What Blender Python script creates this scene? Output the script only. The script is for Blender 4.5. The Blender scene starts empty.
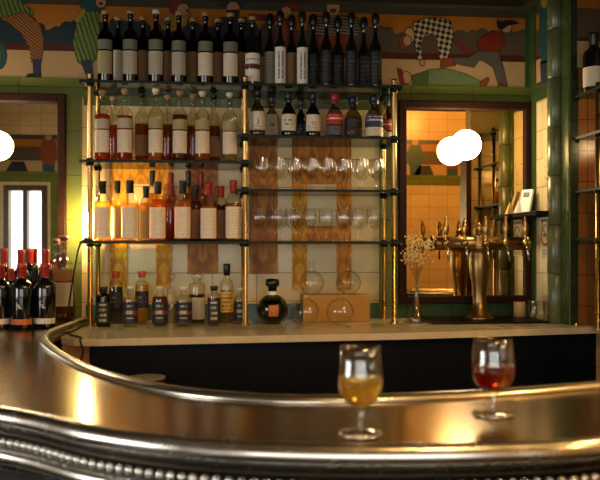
import bpy, bmesh, math, random
from mathutils import Vector, Matrix
random.seed(7)
PI = math.pi
S = bpy.context.scene
COL = S.collection
# ------------------------------------------------------------------ camera frame (metres; back wall is Y = 0, room is Y < 0)
D, H, F = 3.72, 1.42, 800.0
TH = math.atan(0.10)
ct, st = math.cos(TH), math.sin(TH)
HY = 248.0
def ratio(px):
    s = (px-300)/F
    return (st+s*ct)/(ct-s*st), 1.0/(ct-s*st)
def onY(px, py, Y):
    a = D+Y; r, k = ratio(px)
    return Vector((a*r, Y, H+(HY-py)/F*a*k))
def dep(px, Y):
    return (D+Y)*ratio(px)[1]
def onZ(px, py, Z):
    d = (H-Z)*F/(py-HY); s = (px-300)/F
    return Vector((d*(st+s*ct), -D+d*(ct-s*st), Z))
def onX(px, py, X):
    r, k = ratio(px); a = X/r
    return Vector((X, a-D, H+(HY-py)/F*a*k))
ZB, ZC = H-0.31, H-0.33            # bar top, back counter top

# ------------------------------------------------------------------ materials
def lin(h):
    if not isinstance(h, str): return (h[0], h[1], h[2], 1)
    h = h.lstrip('#'); c = [int(h[i:i+2], 16)/255 for i in (0, 2, 4)]
    return tuple([(x/12.92 if x <= .04045 else ((x+.055)/1.055)**2.4) for x in c]+[1])
MATS = {}
class N:
    def __init__(s, name):
        s.m = bpy.data.materials.new(name); s.m.use_nodes = True
        s.t = s.m.node_tree; s.t.nodes.clear()
        s.out = s.t.nodes.new('ShaderNodeOutputMaterial')
    def n(s, typ, **kw):
        x = s.t.nodes.new(typ)
        for k, v in kw.items():
            if k.startswith('_'): setattr(x, k[1:], v)
            else:
                x.inputs[int(k[1:]) if k[0] == 'i' and k[1:].isdigit() else k.replace('__', ' ')].default_value = v
        return x
    def l(s, a, b): s.t.links.new(a, b)
    def math(s, op, a, b=None, clamp=False):
        x = s.t.nodes.new('ShaderNodeMath'); x.operation = op; x.use_clamp = clamp
        for i, v in enumerate((a, b)):
            if v is None: continue
            if isinstance(v, (int, float)): x.inputs[i].default_value = v
            else: s.l(v, x.inputs[i])
        return x.outputs[0]
    def mix(s, f, a, b):
        x = s.t.nodes.new('ShaderNodeMix'); x.data_type = 'RGBA'
        for i, v in ((0, f), (6, a), (7, b)):
            if isinstance(v, (tuple, float, int)): x.inputs[i].default_value = v
            else: s.l(v, x.inputs[i])
        return x.outputs[2]
    def end(s, sh): s.l(sh, s.out.inputs[0]); return s.m
def pr(name, col, rough=.5, metal=0.0, noise=0.0, nscale=8, emit=None, es=0, bump=0, bscale=60, coat=0, spec=.5, aniso=0):
    if name in MATS: return MATS[name]
    g = N(name); b = g.n('ShaderNodeBsdfPrincipled')
    c = lin(col); b.inputs['Base Color'].default_value = c
    b.inputs['Roughness'].default_value = rough; b.inputs['Metallic'].default_value = metal
    b.inputs['Coat Weight'].default_value = coat; b.inputs['Specular IOR Level'].default_value = spec
    if noise or bump:
        tc = g.n('ShaderNodeTexCoord')
    if noise:
        nt = g.n('ShaderNodeTexNoise', Scale=nscale, Detail=4.0); g.l(tc.outputs['Object'], nt.inputs['Vector'])
        f = g.math('MULTIPLY', g.math('SUBTRACT', nt.outputs[0], .35, True), noise*2.5, True)
        g.l(g.mix(f, c, tuple([x*.45 for x in c[:3]]+[1])), b.inputs['Base Color'])
        g.l(g.math('ADD', g.math('MULTIPLY', nt.outputs[0], .25), rough-.1, True), b.inputs['Roughness'])
    if bump:
        n2 = g.n('ShaderNodeTexNoise', Scale=bscale, Detail=3.0); g.l(tc.outputs['Object'], n2.inputs['Vector'])
        bp = g.n('ShaderNodeBump', Strength=bump, Distance=.002); g.l(n2.outputs[0], bp.inputs['Height']); g.l(bp.outputs[0], b.inputs['Normal'])
    if emit:
        b.inputs['Emission Color'].default_value = lin(emit); b.inputs['Emission Strength'].default_value = es
    MATS[name] = g.end(b.outputs[0]); return MATS[name]
def thin(name, col, edge=None, refl=1.0, body=0.0, bodycol=None, rough=.02):
    """thin clear or tinted glass / liquid: transparent, darker at its rim, with a sharp reflection"""
    if name in MATS: return MATS[name]
    g = N(name); c = lin(col)
    lw = g.n('ShaderNodeLayerWeight', Blend=.5)
    fc = lw.outputs['Facing']
    e = lin(edge) if edge else tuple([x*.35 for x in c[:3]]+[1])
    tr = g.n('ShaderNodeBsdfTransparent'); g.l(g.mix(g.math('POWER', fc, 4.0), c, e), tr.inputs[0])
    base = tr.outputs[0]
    if body:
        df = g.n('ShaderNodeBsdfDiffuse', Color=lin(bodycol or col)); tl = g.n('ShaderNodeBsdfTranslucent', Color=lin(bodycol or col))
        m0 = g.n('ShaderNodeMixShader', Fac=.6); g.l(df.outputs[0], m0.inputs[1]); g.l(tl.outputs[0], m0.inputs[2])
        m1 = g.n('ShaderNodeMixShader', Fac=body); g.l(base, m1.inputs[1]); g.l(m0.outputs[0], m1.inputs[2]); base = m1.outputs[0]
    gl = g.n('ShaderNodeBsdfGlossy', Color=(1, 1, 1, 1), Roughness=rough)
    f = g.math('ADD', g.math('MULTIPLY', g.math('POWER', fc, 4.0), .7*refl), .05*refl, True)
    mx = g.n('ShaderNodeMixShader'); g.l(f, mx.inputs[0]); g.l(base, mx.inputs[1]); g.l(gl.outputs[0], mx.inputs[2])
    MATS[name] = g.end(mx.outputs[0]); return MATS[name]
def label(name, paper, ink='#2a241e', rows=9, box=(.15, .85, .12, .88), dens=.46, fine=30, vertical=False, rough=.6, bands=(), ink_k=.8):
    """printed paper label: rows of small print inside box; bands = (v0, v1, colour)"""
    if name in MATS: return MATS[name]
    g = N(name); uv = g.n('ShaderNodeUVMap'); sp = g.n('ShaderNodeSeparateXYZ'); g.l(uv.outputs[0], sp.inputs[0])
    u, v = sp.outputs[0], sp.outputs[1]
    a, b = (v, u) if vertical else (u, v)
    rv = g.math('MULTIPLY', b, float(rows)); fr = g.math('FRACT', rv); fl = g.math('FLOOR', rv)
    inrow = g.math('MULTIPLY', g.math('GREATER_THAN', fr, .28), g.math('LESS_THAN', fr, .78))
    cb = g.n('ShaderNodeCombineXYZ'); g.l(g.math('MULTIPLY', a, float(fine)), cb.inputs[0]); g.l(g.math('MULTIPLY', fl, 7.31), cb.inputs[1])
    nt = g.n('ShaderNodeTexNoise', Scale=1.0, Detail=2.0); g.l(cb.outputs[0], nt.inputs['Vector'])
    ink_f = g.math('MULTIPLY', inrow, g.math('GREATER_THAN', nt.outputs[0], 1-dens-.06))
    for val, lo, hi in ((u, box[0], box[1]), (v, box[2], box[3])):
        ink_f = g.math('MULTIPLY', ink_f, g.math('MULTIPLY', g.math('GREATER_THAN', val, lo), g.math('LESS_THAN', val, hi)))
    base = lin(paper)
    for v0, v1, cc in bands:
        base = g.mix(g.math('MULTIPLY', g.math('GREATER_THAN', v, v0), g.math('LESS_THAN', v, v1)), base, lin(cc))
    c = g.mix(g.math('MULTIPLY', ink_f, ink_k), base, lin(ink))
    bs = g.n('ShaderNodeBsdfPrincipled', Roughness=rough); g.l(c, bs.inputs['Base Color'])
    MATS[name] = g.end(bs.outputs[0]); return MATS[name]
def tile(name, c1, c2, mortar, axis='X', w=.2, h=.132, ms=.0022, rough=.25, offx=0, offz=0, offset=0.0, noise=.25):
    g = N(name); tc = g.n('ShaderNodeTexCoord'); sp = g.n('ShaderNodeSeparateXYZ'); g.l(tc.outputs['Object'], sp.inputs[0])
    cb = g.n('ShaderNodeCombineXYZ'); g.l(g.math('ADD', sp.outputs[0 if axis == 'X' else 1], offx), cb.inputs[0]); g.l(g.math('ADD', sp.outputs[2], offz), cb.inputs[1])
    br = g.n('ShaderNodeTexBrick', Scale=1.0, Mortar=lin(mortar)); br.offset = offset; br.offset_frequency = 2
    br.inputs['Color1'].default_value = lin(c1); br.inputs['Color2'].default_value = lin(c2)
    br.inputs['Mortar Size'].default_value = ms; br.inputs['Mortar Smooth'].default_value = .3
    br.inputs['Brick Width'].default_value = w; br.inputs['Row Height'].default_value = h; br.inputs['Bias'].default_value = 0
    g.l(cb.outputs[0], br.inputs['Vector'])
    nt = g.n('ShaderNodeTexNoise', Scale=9.0, Detail=5.0); g.l(tc.outputs['Object'], nt.inputs['Vector'])
    bs = g.n('ShaderNodeBsdfPrincipled', Roughness=rough)
    dark = tuple([x*.6 for x in lin(c1)[:3]]+[1])
    g.l(g.mix(g.math('MULTIPLY', g.math('SUBTRACT', nt.outputs[0], .4, True), noise*4, True), br.outputs[0], dark), bs.inputs['Base Color'])
    n2 = g.n('ShaderNodeTexNoise', Scale=14.0, Detail=2.0); g.l(tc.outputs['Object'], n2.inputs['Vector'])
    hgt = g.math('SUBTRACT', g.math('MULTIPLY', n2.outputs[0], .35), br.outputs['Fac'])
    bp = g.n('ShaderNodeBump', Strength=.35, Distance=.003); g.l(hgt, bp.inputs['Height']); g.l(bp.outputs[0], bs.inputs['Normal'])
    MATS[name] = g.end(bs.outputs[0]); return MATS[name]
def relief(name, deep, light, sc=1.0):
    """glazed moulded tile: a symmetrical raised plant ornament with glaze pooled in the hollows"""
    g = N(name); uv = g.n('ShaderNodeUVMap'); sp = g.n('ShaderNodeSeparateXYZ'); g.l(uv.outputs[0], sp.inputs[0])
    ax = g.math('ABSOLUTE', sp.outputs[0])
    cb = g.n('ShaderNodeCombineXYZ'); g.l(ax, cb.inputs[0]); g.l(g.math('MULTIPLY', sp.outputs[1], .55), cb.inputs[1])
    nz = g.n('ShaderNodeTexNoise', Scale=16.0*sc, Detail=1.0); g.l(cb.outputs[0], nz.inputs['Vector'])
    wv = g.math('ADD', g.math('MULTIPLY', g.math('SINE', g.math('MULTIPLY', g.math('ADD', nz.outputs[0], g.math('MULTIPLY', ax, 3.2)), 34.0)), .5), .5)
    vo = g.n('ShaderNodeTexVoronoi', Scale=40.0*sc); vo.feature = 'SMOOTH_F1'; g.l(cb.outputs[0], vo.inputs['Vector'])
    hgt = g.math('ADD', g.math('MULTIPLY', wv, .55), g.math('MULTIPLY', vo.outputs['Distance'], .5))
    bs = g.n('ShaderNodeBsdfPrincipled', Roughness=.38); bs.inputs['Specular IOR Level'].default_value = .2
    g.l(g.mix(g.math('MULTIPLY', hgt, 1.0, True), lin(deep), lin(light)), bs.inputs['Base Color'])
    bp = g.n('ShaderNodeBump', Strength=.5, Distance=.003); g.l(hgt, bp.inputs['Height']); g.l(bp.outputs[0], bs.inputs['Normal'])
    MATS[name] = g.end(bs.outputs[0]); return MATS[name]

brass = pr('brass', '#b3945c', .26, 1.0, noise=.06, nscale=6)
brass_old = pr('old_brass', '#94784a', .3, 1.0, noise=.4, nscale=20)
black_metal = pr('black_metal', '#16140f', .4, .6)
zinc = None
dark_glass = pr('dark_bottle_glass', '#0b0f0c', .08, 0, coat=.5)
wine_black = pr('black_bottle_glass', '#070b10', .1, 0, coat=.4)
clear = thin('clear_glass', '#fcfdfa', '#4c4e42')
clear2 = thin('wine_glass_glass', '#fcfcfa', '#a8a496', 1.2)
flint = thin('bottle_glass', '#f4f3ea', '#3c3826')
shelf_glass = thin('green_shelf_glass', '#9fc0a8', '#123526', .8, body=.12, bodycol='#1f4a38')
shelf_edge = pr('shelf_glass_edge', '#0c2019', .5, 0, spec=.2)
cork = pr('cork', '#a8835a', .8, noise=.3, nscale=120)
blackcap = pr('black_cap', '#0d0e12', .35)
navycap = pr('navy_cap', '#101a36', .35)
whitecap = pr('white_cap', '#d8cfba', .5)
redcap = pr('red_wax', '#8f1a12', .4)
orangecap = pr('orange_red_cap', '#b4401c', .5)
greencap = pr('green_cap', '#22301c', .5)
L_red = thin('liquid_red', '#dc6e4c', '#5a1408', .5, body=.42, bodycol='#c04a26')
L_redbrown = thin('liquid_red_brown', '#dc8a50', '#5a220a', .5, body=.42, bodycol='#c4602a')
L_amber = thin('liquid_amber', '#f0b45c', '#8a4a10', .5, body=0.35, bodycol='#e08a24')
L_gold = thin('liquid_gold', '#f8d884', '#a8701c', .5, body=0.4, bodycol='#f4bc40')
L_straw = thin('liquid_straw', '#f6e8bc', '#a88a44', .5, body=0.15, bodycol='#e4c880')
L_brown = thin('liquid_brown', '#c4804c', '#4a200a', .5, body=0.35, bodycol='#8a4a1c')
L_dark = thin('liquid_dark', '#2a1210', '#0a0404', .5, body=.35, bodycol='#160b10')
L_purple = pr('liquid_dark_purple', '#1e0d18', .1)
L_clear = thin('liquid_clear', '#f2efe0', '#9a9580', .4)
white = pr('white_enamel', '#d8d2c2', .4)

# ------------------------------------------------------------------ mesh helpers
def mk(name, v, f, mats, parent=None, smooth=False, uv=None, mi=None, loc=None):
    me = bpy.data.meshes.new(name); me.from_pydata([tuple(x) for x in v], [], f)
    if uv:
        ul = me.uv_layers.new(name='UVMap')
        for p in me.polygons:
            for li in p.loop_indices: ul.data[li].uv = uv[me.loops[li].vertex_index]
    for m in (mats if isinstance(mats, (list, tuple)) else [mats]): me.materials.append(m)
    if mi:
        for p, i in zip(me.polygons, mi): p.material_index = i
    if smooth:
        for p in me.polygons: p.use_smooth = True
    me.update()
    return link(name, me, parent, loc)
def link(name, me, parent=None, loc=None):
    o = bpy.data.objects.new(name, me); COL.objects.link(o)
    if parent: o.parent = parent
    if loc is not None: o.location = loc
    return o
def empty(name, loc, rz=0):
    o = bpy.data.objects.new(name, None); COL.objects.link(o); o.location = loc; o.rotation_euler = (0, 0, rz); o.empty_display_size = .02
    return o
def tag(o, lab, cat, group=None, kind=None):
    if lab: o['label'] = lab
    if cat: o['category'] = cat
    if group: o['group'] = group
    if kind: o['kind'] = kind
    return o
class B:
    """collects shapes into one mesh"""
    def __init__(s): s.v = []; s.f = []; s.mi = []; s.sm = []
    def add(s, v, f, m=0, sm=False):
        o = len(s.v); s.v += [tuple(x) for x in v]; s.f += [tuple(i+o for i in q) for q in f]
        s.mi += [m]*len(f); s.sm += [sm]*len(f); return s
    def box(s, a, b, m=0):
        x0, y0, z0 = a; x1, y1, z1 = b
        return s.add([(x0,y0,z0),(x1,y0,z0),(x1,y1,z0),(x0,y1,z0),(x0,y0,z1),(x1,y0,z1),(x1,y1,z1),(x0,y1,z1)],
                     [(0,3,2,1),(4,5,6,7),(0,1,5,4),(1,2,6,5),(2,3,7,6),(3,0,4,7)], m)
    def lathe(s, prof, n=32, m=0, c=(0,0,0), cap=True):
        v = []; f = []; rings = []
        for r, z in prof:
            if r < 1e-6: rings.append([len(v)]); v.append((c[0], c[1], c[2]+z))
            else:
                rings.append(list(range(len(v), len(v)+n)))
                v += [(c[0]+r*math.cos(2*PI*i/n), c[1]+r*math.sin(2*PI*i/n), c[2]+z) for i in range(n)]
        for a, b in zip(rings, rings[1:]):
            for i in range(n):
                j = (i+1) % n
                if len(a) == 1 and len(b) == 1: continue
                if len(a) == 1: f.append((a[0], b[j], b[i]))
                elif len(b) == 1: f.append((a[i], a[j], b[0]))
                else: f.append((a[i], a[j], b[j], b[i]))
        return s.add(v, f, m, True)
    def tube(s, pts, r, n=10, m=0, closed=False):
        pts = [Vector(p) for p in pts]; rr = r if isinstance(r, (list, tuple)) else [r]*len(pts)
        v = []; f = []; k = len(pts); prev = None
        for i, p in enumerate(pts):
            t = (pts[min(i+1, k-1)]-pts[max(i-1, 0)]).normalized()
            if prev is None:
                a = Vector((0, 0, 1)) if abs(t.z) < .9 else Vector((1, 0, 0)); u = t.cross(a).normalized()
            else: u = (prev-t*prev.dot(t)).normalized()
            prev = u; w = t.cross(u)
            v += [p+(u*math.cos(2*PI*j/n)+w*math.sin(2*PI*j/n))*rr[i] for j in range(n)]
        for i in range(k-1):
            for j in range(n):
                q = (j+1) % n; f.append((i*n+j, i*n+q, (i+1)*n+q, (i+1)*n+j))
        f.append(tuple(range(n-1, -1, -1))); f.append(tuple((k-1)*n+j for j in range(n)))
        return s.add(v, f, m, True)
    def prism(s, poly, z0, z1, m=0):
        n = len(poly)
        v = [(x, y, z0) for x, y in poly]+[(x, y, z1) for x, y in poly]
        return s.add(v, [tuple(range(n-1, -1, -1)), tuple(range(n, 2*n))]+[(i, (i+1) % n, n+(i+1) % n, n+i) for i in range(n)], m)
    def sphere(s, c, r, m=0, nu=12, nv=8, sz=1):
        return s.lathe([(r*math.sin(PI*i/nv) if 0 < i < nv else 0, -r*sz*math.cos(PI*i/nv)) for i in range(nv+1)], nu, m, c)
    def build(s, name, mats, parent=None, loc=None, auto=None):
        o = mk(name, s.v, s.f, mats, parent, False, None, s.mi, loc)
        for p, q in zip(o.data.polygons, s.sm): p.use_smooth = q
        return o
def bevel(o, w, seg=2):
    m = o.modifiers.new('soft_edge', 'BEVEL'); m.width = w; m.segments = seg; m.limit_method = 'ANGLE'; return o
def hide_edges(o): return o
def catmull(p, k=8):
    p = [Vector(x) for x in p]; q = [p[0]*2-p[1]]+p+[p[-1]*2-p[-2]]; out = []
    for i in range(1, len(q)-2):
        a, b, c, d = q[i-1:i+3]
        for j in range(k):
            t = j/k
            out.append(.5*((2*b)+(c-a)*t+(2*a-5*b+4*c-d)*t*t+(3*b-a-3*c+d)*t**3))
    return out+[p[-1]]
def sweep(path, prof, z, side=1):
    """profile (offset to the side of the path, height) carried along a plan path -> verts, faces"""
    k = len(path); n = len(prof); v = []; f = []
    for i, p in enumerate(path):
        t = path[min(i+1, k-1)]-path[max(i-1, 0)]; t.z = 0; t.normalize()
        nn = Vector((t.y, -t.x, 0))*side
        v += [(p.x+nn.x*o, p.y+nn.y*o, z+h) for o, h in prof]
    for i in range(k-1):
        for j in range(n-1): f.append((i*n+j, (i+1)*n+j, (i+1)*n+j+1, i*n+j+1))
    return v, f

exec_order = []
# ================================================================== SETTING
cream = tile('cream_wall_tile', '#cbb482', '#c1a976', '#806b45', 'X', .205, .1325, offx=.035, offz=.02)
cream_side = tile('cream_side_tile', '#cfba8c', '#c5ae7f', '#85704a', 'Y', .15, .1325, offz=.02)
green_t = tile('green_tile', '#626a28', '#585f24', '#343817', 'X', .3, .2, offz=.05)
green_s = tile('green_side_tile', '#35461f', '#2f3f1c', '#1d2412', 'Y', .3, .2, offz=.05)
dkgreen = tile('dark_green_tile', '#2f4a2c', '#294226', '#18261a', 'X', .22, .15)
brown_t = tile('brown_glazed_tile', '#7d4a22', '#70401d', '#3a2212', 'X', .2, .1325, offz=.02)
ZG0, ZG1, ZF = 2.105, 2.19, 2.56         # green band, top of painted frieze
XL, XR, YR, ZT = -2.7, 2.9, -4.6, 3.1
RX = onY(530, 200, 0).x     # side wall plane
REC0, REC1, RECX = -.44, -.95, RX+.27
def struct(o): o['kind'] = 'structure'; return o
struct(B().box((XL-.15, 0, 0), (XR+.1, .15, ZT)).build('wall_back', cream))
w = B(); w.box((RX, REC0, 0), (XR+.1, -.0005, ZT)); w.box((RECX, REC1, 0), (XR+.1, REC0, ZT)); w.box((RX, REC1-.1, 0), (XR+.1, REC1, ZT)); w.box((XR, YR, 0), (XR+.15, REC1-.1, ZT))
struct(w.build('wall_right', cream_side))
w = B()
for a, b, z0, z1 in ((YR, -3.9, 0, ZT), (-3.9, -2.3, 2.02, ZT), (-3.9, -2.3, 0, .95), (-2.3, 0, 0, ZT)):
    w.box((XL-.15, a, z0), (XL, b, z1))
struct(w.build('wall_left', tile('left_wall_tile', '#a9986c', '#9c8a60', '#6a5a3a', 'Y', .2, .1325)))
DX0, DX1, WX0, WX1, WZ0, WZ1 = -2.16, -1.74, -1.35, 1.1, .95, 2.05
w = B()
for a, b, z0, z1 in ((XL-.15, DX0, 0, ZT), (DX0, DX1, 2.05, ZT), (DX1, WX0, 0, ZT), (WX0, WX1, WZ1, ZT), (WX0, WX1, 0, WZ0), (WX1, XR+.15, 0, ZT)):
    w.box((a, YR-.15, z0), (b, YR, z1))
struct(w.build('wall_rear', tile('rear_wall_tile', '#cdb083', '#c2a376', '#86683c', 'X', .2, .1325)))
struct(B().box((XL-.15, YR-.15, -.1), (XR+.15, .15, 0)).build('floor', tile('floor_tile', '#5a4636', '#2c2420', '#1c1612', 'X', .25, .25, rough=.35)))
struct(B().box((XL-.15, YR-.15, ZT), (XR+.15, .15, ZT+.1)).build('ceiling', pr('ceiling_paint', '#5a4a32', .6, noise=.2)))
struct(B().box((XL, -.06, ZF), (RX, 0, ZF+.12)).box((RX-.06, REC0, ZF), (RX, -.06, ZF+.12)).build('trim_1', pr('dark_cornice', '#2a2416', .5)))
struct(B().box((XL+.01, -1.35, 2.3), (RX+.1, -1.05, ZT)).build('trim_40', pr('dark_blocker', '#2a2014', .6)))  # out-of-frame block added to keep light off the top of the wall
# green bands, pilasters, base course on the back wall
tr = B()
tr.box((XL, -.008, ZG0), (RX, 0, ZG1))
xa, xb = onY(67, 0, 0).x, onY(82, 0, 0).x
tr.box((xa, -.009, ZC-.2), (xb, 0, ZG0))
xa2, xb2 = onY(379, 0, 0).x, onY(397, 0, 0).x
tr.box((xa2, -.009, ZC-.2), (xb2, 0, ZG0))
tr.box((onY(524, 0, 0).x, -.009, ZC-.2), (RX, 0, ZG0))
struct(tr.build('trim_2', green_t))
struct(B().box((onY(524.5, 0, 0).x, -.012, ZG1+.0005), (RX-.0005, 0, ZF)).build('trim_45', dkgreen))
struct(B().box((onY(86, 0, 0).x, -.006, ZC-.02), (RX, 0, ZC+.072)).build('trim_3', dkgreen))
struct(B().box((onY(84, 0, 0).x, -.005, onY(240, 108, 0).z), (onY(379, 0, 0).x, 0, onY(240, 84, 0).z)).build('trim_4', tile('olive_band_tile', '#4a5226', '#434a22', '#2a3016', 'X', .2, .12)))
# side-wall green strips, rounded pilaster
ps = B()
def yAt(px): return onX(px, 200, RX).y
ps.box((RX-.008, yAt(536.5), ZC), (RX, -.0125, ZG0-.0005)); ps.box((RX-.0085, yAt(550.9), ZG0), (RX, -.0125, ZG1)); ps.box((RX-.010, yAt(536.9), ZG1+.0005), (RX, -.0125, ZF)); ps.box((RX-.008, yAt(556), ZC), (RX, yAt(551), ZF))
ps.box((RX-.006, REC0, ZC), (RX, yAt(556), ZF))
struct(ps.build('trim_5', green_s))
pc = B()
yp = (yAt(555)+yAt(562))/2; rp = abs(yAt(555)-yAt(562))/2
zz = [ZC+.001]; 
while zz[-1] < ZF: zz.append(min(zz[-1]+.215, ZF))
for a, b in zip(zz, zz[1:]):
    pc.lathe([(0, a), (rp*.86, a), (rp, a+.006), (rp, b-.006), (rp*.86, b-.001), (0, b-.001)], 20, 0, (RX-.012, yp, 0))
struct(pc.build('trim_6', pr('pale_green_glaze', '#575c3c', .26, noise=.3, nscale=12)))
# recess linings
struct(B().box((RX+.036, REC0-.006, ZC+.001), (RECX-.008, REC0, ZG1)).build('trim_44', tile('recess_end_tile', '#8a5426', '#7c4a20', '#3a2212', 'X', .13, .1325, offz=.02)))
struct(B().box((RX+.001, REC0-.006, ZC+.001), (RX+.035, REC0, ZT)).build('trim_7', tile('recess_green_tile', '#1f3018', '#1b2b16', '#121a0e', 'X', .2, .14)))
struct(B().box((RECX-.008, REC1, ZC+.001), (RECX, REC0-.001, ZG0)).build('trim_8', tile('recess_brown_tile', '#8a4e24', '#7c441e', '#3a2212', 'Y', .2, .1325)))
struct(B().box((RX-.03, REC1-.11, 0), (RX+.0, REC1+.012, ZG0)).build('trim_9', pr('red_brown_wood', '#4a1c10', .35, noise=.3, nscale=20)))
# amber relief panels
rel_y = relief('yellow_relief', '#a06408', '#e0a422'); rel_b = relief('brown_relief', '#7d4a10', '#bb7a2c', .8); rel_o = relief('orange_relief', '#92560a', '#cf8a26')
def rpanel(k, px0, px1, py0, py1, m):
    a, b = onY(px0, py1, 0), onY(px1, py0, 0)
    c = [a.x, b.x, a.z, b.z]; xm = (a.x+b.x)/2
    nx, nz = 2, 2; t = .007
    v = [(c[0],-t,c[2]),(xm,-t,c[2]),(c[1],-t,c[2]),(c[0],-t,c[3]),(xm,-t,c[3]),(c[1],-t,c[3]),(c[0],0,c[2]),(c[1],0,c[2]),(c[0],0,c[3]),(c[1],0,c[3])]
    f = [(0,1,4,3),(1,2,5,4),(6,0,3,8),(2,7,9,5),(3,4,5,9,8),(0,6,7,2,1)]
    uv = [(x-xm, z) for x, y, z in v]
    struct(mk('trim_%d' % k, v, f, m, uv=uv))
for k, (a, b, c, d, m) in enumerate([(110,127,184,288,rel_y),(156,172,184,288,rel_y),(110,172,160,184,rel_y),(187.5,218,163,274,rel_b),(249,277.5,137,274,rel_b),
        (292,307,184,290,rel_y),(336.5,351,184,290,rel_o),(292,351,137,184,rel_b),(307,336.5,226,243,rel_o)]):
    rpanel(10+k, a, b, c, d, m)
# windows: daylight behind frames
frame_m = pr('dark_window_frame', '#3a2418', .4)
sky_m = None
def window_left(k, y0, y1, z0, z1, mull):
    b = B(); t = .05
    b.box((XL-.1, y0, z0), (XL-.03, y0+t, z1)).box((XL-.1, y1-t, z0), (XL-.03, y1, z1)).box((XL-.1, y0+t, z1-t), (XL-.03, y1-t, z1)).box((XL-.1, y0+t, z0), (XL-.03, y1-t, z0+t))
    for m in mull: b.box((XL-.1, m-.025, z0+t), (XL-.03, m+.025, z1-t))
    o = struct(b.build('window_%d' % k, frame_m))
    mk('pane', [(XL-.065,y0+t,z0+t),(XL-.065,y1-t,z0+t),(XL-.065,y1-t,z1-t),(XL-.065,y0+t,z1-t)], [(0,1,2,3)], clear, o)
window_left(1, -3.9, -2.3, .95, 2.02, (-3.1,))
def window_rear(name, x0, x1, z0, z1, mull, t=.05):
    b = B(); y0, y1 = YR-.1, YR+.012
    b.box((x0, y0, z0), (x0+t, y1, z1)).box((x1-t, y0, z0), (x1, y1, z1)).box((x0+t, y0, z0), (x1-t, y1, z0+t)).box((x0+t, y0, z1-t), (x1-t, y1, z1))
    for m in mull: b.box((m-.022, y0, z0+t), (m+.022, y1, z1-t))
    o = struct(b.build(name, frame_m))
    mk('pane', [(x0+t,YR-.06,z0+t),(x1-t,YR-.06,z0+t),(x1-t,YR-.06,z1-t),(x0+t,YR-.06,z1-t)], [(0,1,2,3)], clear, o)
window_rear('window_2', WX0, WX1, WZ0, WZ1, (-.55, .25))
window_rear('door_1', DX0, DX1, 0, 2.05, (-1.95,))
# ------------------------------------------------------------------ painted frieze
c_or = pr('painted_orange', '#9a5e16', .35, noise=.2, nscale=5); c_blue = pr('painted_night_blue', '#16272e', .35, noise=.3, nscale=6)  # frieze paints darkened to carry the dim light high on the wall
c_grey = pr('painted_taupe', '#4c3d2e', .35, noise=.3, nscale=6); c_sky = pr('painted_grey_sky', '#3c372a', .35, noise=.25, nscale=5)
c_red = pr('painted_oxblood', '#44170c', .35); c_cr = pr('painted_cream', '#a4845a', .35, noise=.2, nscale=5)
c_ink = pr('painted_ink', '#120e0c', .4); c_skin = pr('painted_skin', '#a07650', .4); c_green = pr('painted_green', '#3c5020', .4)
c_teal = pr('painted_teal', '#174240', .4); c_yel = pr('painted_yellow', '#8c701e', .4); c_rust = pr('painted_rust', '#783212', .4); c_scar = pr('painted_scarlet', '#6a1a10', .4)
c_navy = pr('painted_navy', '#1a2438', .4); c_ltg = pr('painted_sage', '#5c6842', .4); c_gy = pr('painted_grey', '#4c463c', .4)
def check_mat():
    g = N('painted_check'); tc = g.n('ShaderNodeTexCoord'); ch = g.n('ShaderNodeTexChecker', Scale=55.0)
    mp = g.n('ShaderNodeMapping'); mp.inputs['Rotation'].default_value = (0, .6, 0); mp.inputs['Location'].default_value = (0, .0093, 0)
    g.l(tc.outputs['Object'], mp.inputs[0]); g.l(mp.outputs[0], ch.inputs[0]); ch.inputs[1].default_value = lin('#a89470'); ch.inputs[2].default_value = lin('#15110f')
    bs = g.n('ShaderNodeBsdfPrincipled', Roughness=.4); g.l(ch.outputs[0], bs.inputs[0]); return g.end(bs.outputs[0])
def stripe_mat(name, c1, c2, sc, rot):
    g = N(name); tc = g.n('ShaderNodeTexCoord'); mp = g.n('ShaderNodeMapping'); mp.inputs['Rotation'].default_value = (0, rot, 0)
    wv = g.n('ShaderNodeTexWave', Scale=sc, Distortion=2.0); g.l(tc.outputs['Object'], mp.inputs[0]); g.l(mp.outputs[0], wv.inputs['Vector'])
    bs = g.n('ShaderNodeBsdfPrincipled', Roughness=.4); g.l(g.mix(g.math('GREATER_THAN', wv.outputs['Fac'], .55), lin(c1), lin(c2)), bs.inputs[0]); return g.end(bs.outputs[0])
c_check = check_mat(); c_strp = stripe_mat('painted_stripes', '#8c5a1e', '#42200e', 26, .9); c_rag = stripe_mat('painted_rags', '#666e22', '#244426', 16, .3)
c_tart = stripe_mat('painted_tartan', '#667248', '#445634', 30, .2); c_bw = stripe_mat('painted_black_white', '#857860', '#14110f', 22, 1.5)
fr = empty('painted_frieze', (-.3, -.002, ZG1))
tag(fr, 'painted tile frieze of acrobats along the wall above the shelves and mirrors', 'mural')
fx, fy, fz = -.3, -.002, ZG1
def fpoly(b, pts, layer, m):
    y = -.001-.0004*layer
    P = [onY(px, py, 0) for px, py in pts]
    n = len(P)
    v = [(p.x-fx, y, p.z-fz) for p in P]+[(p.x-fx, y+.0008, p.z-fz) for p in P]
    b.add(v, [tuple(range(n-1, -1, -1))]+[(i, (i+1) % n, n+(i+1) % n, n+i) for i in range(n)], m)
def fband(name, z0, z1, m, layer, x0=XL, x1=RX):
    y = -.001-.0004*layer
    return B().box((x0-fx, y, z0-fz), (x1-fx, y+.0008, z1-fz)).build(name, m, fr)
hz = (ZF-ZG1)
zline = lambda py: onY(300, py, 0).z
fband('painted_sky', ZG1, ZF, c_sky, 0)
fband('painted_sunset', zline(52), zline(12), c_or, 1)
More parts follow.
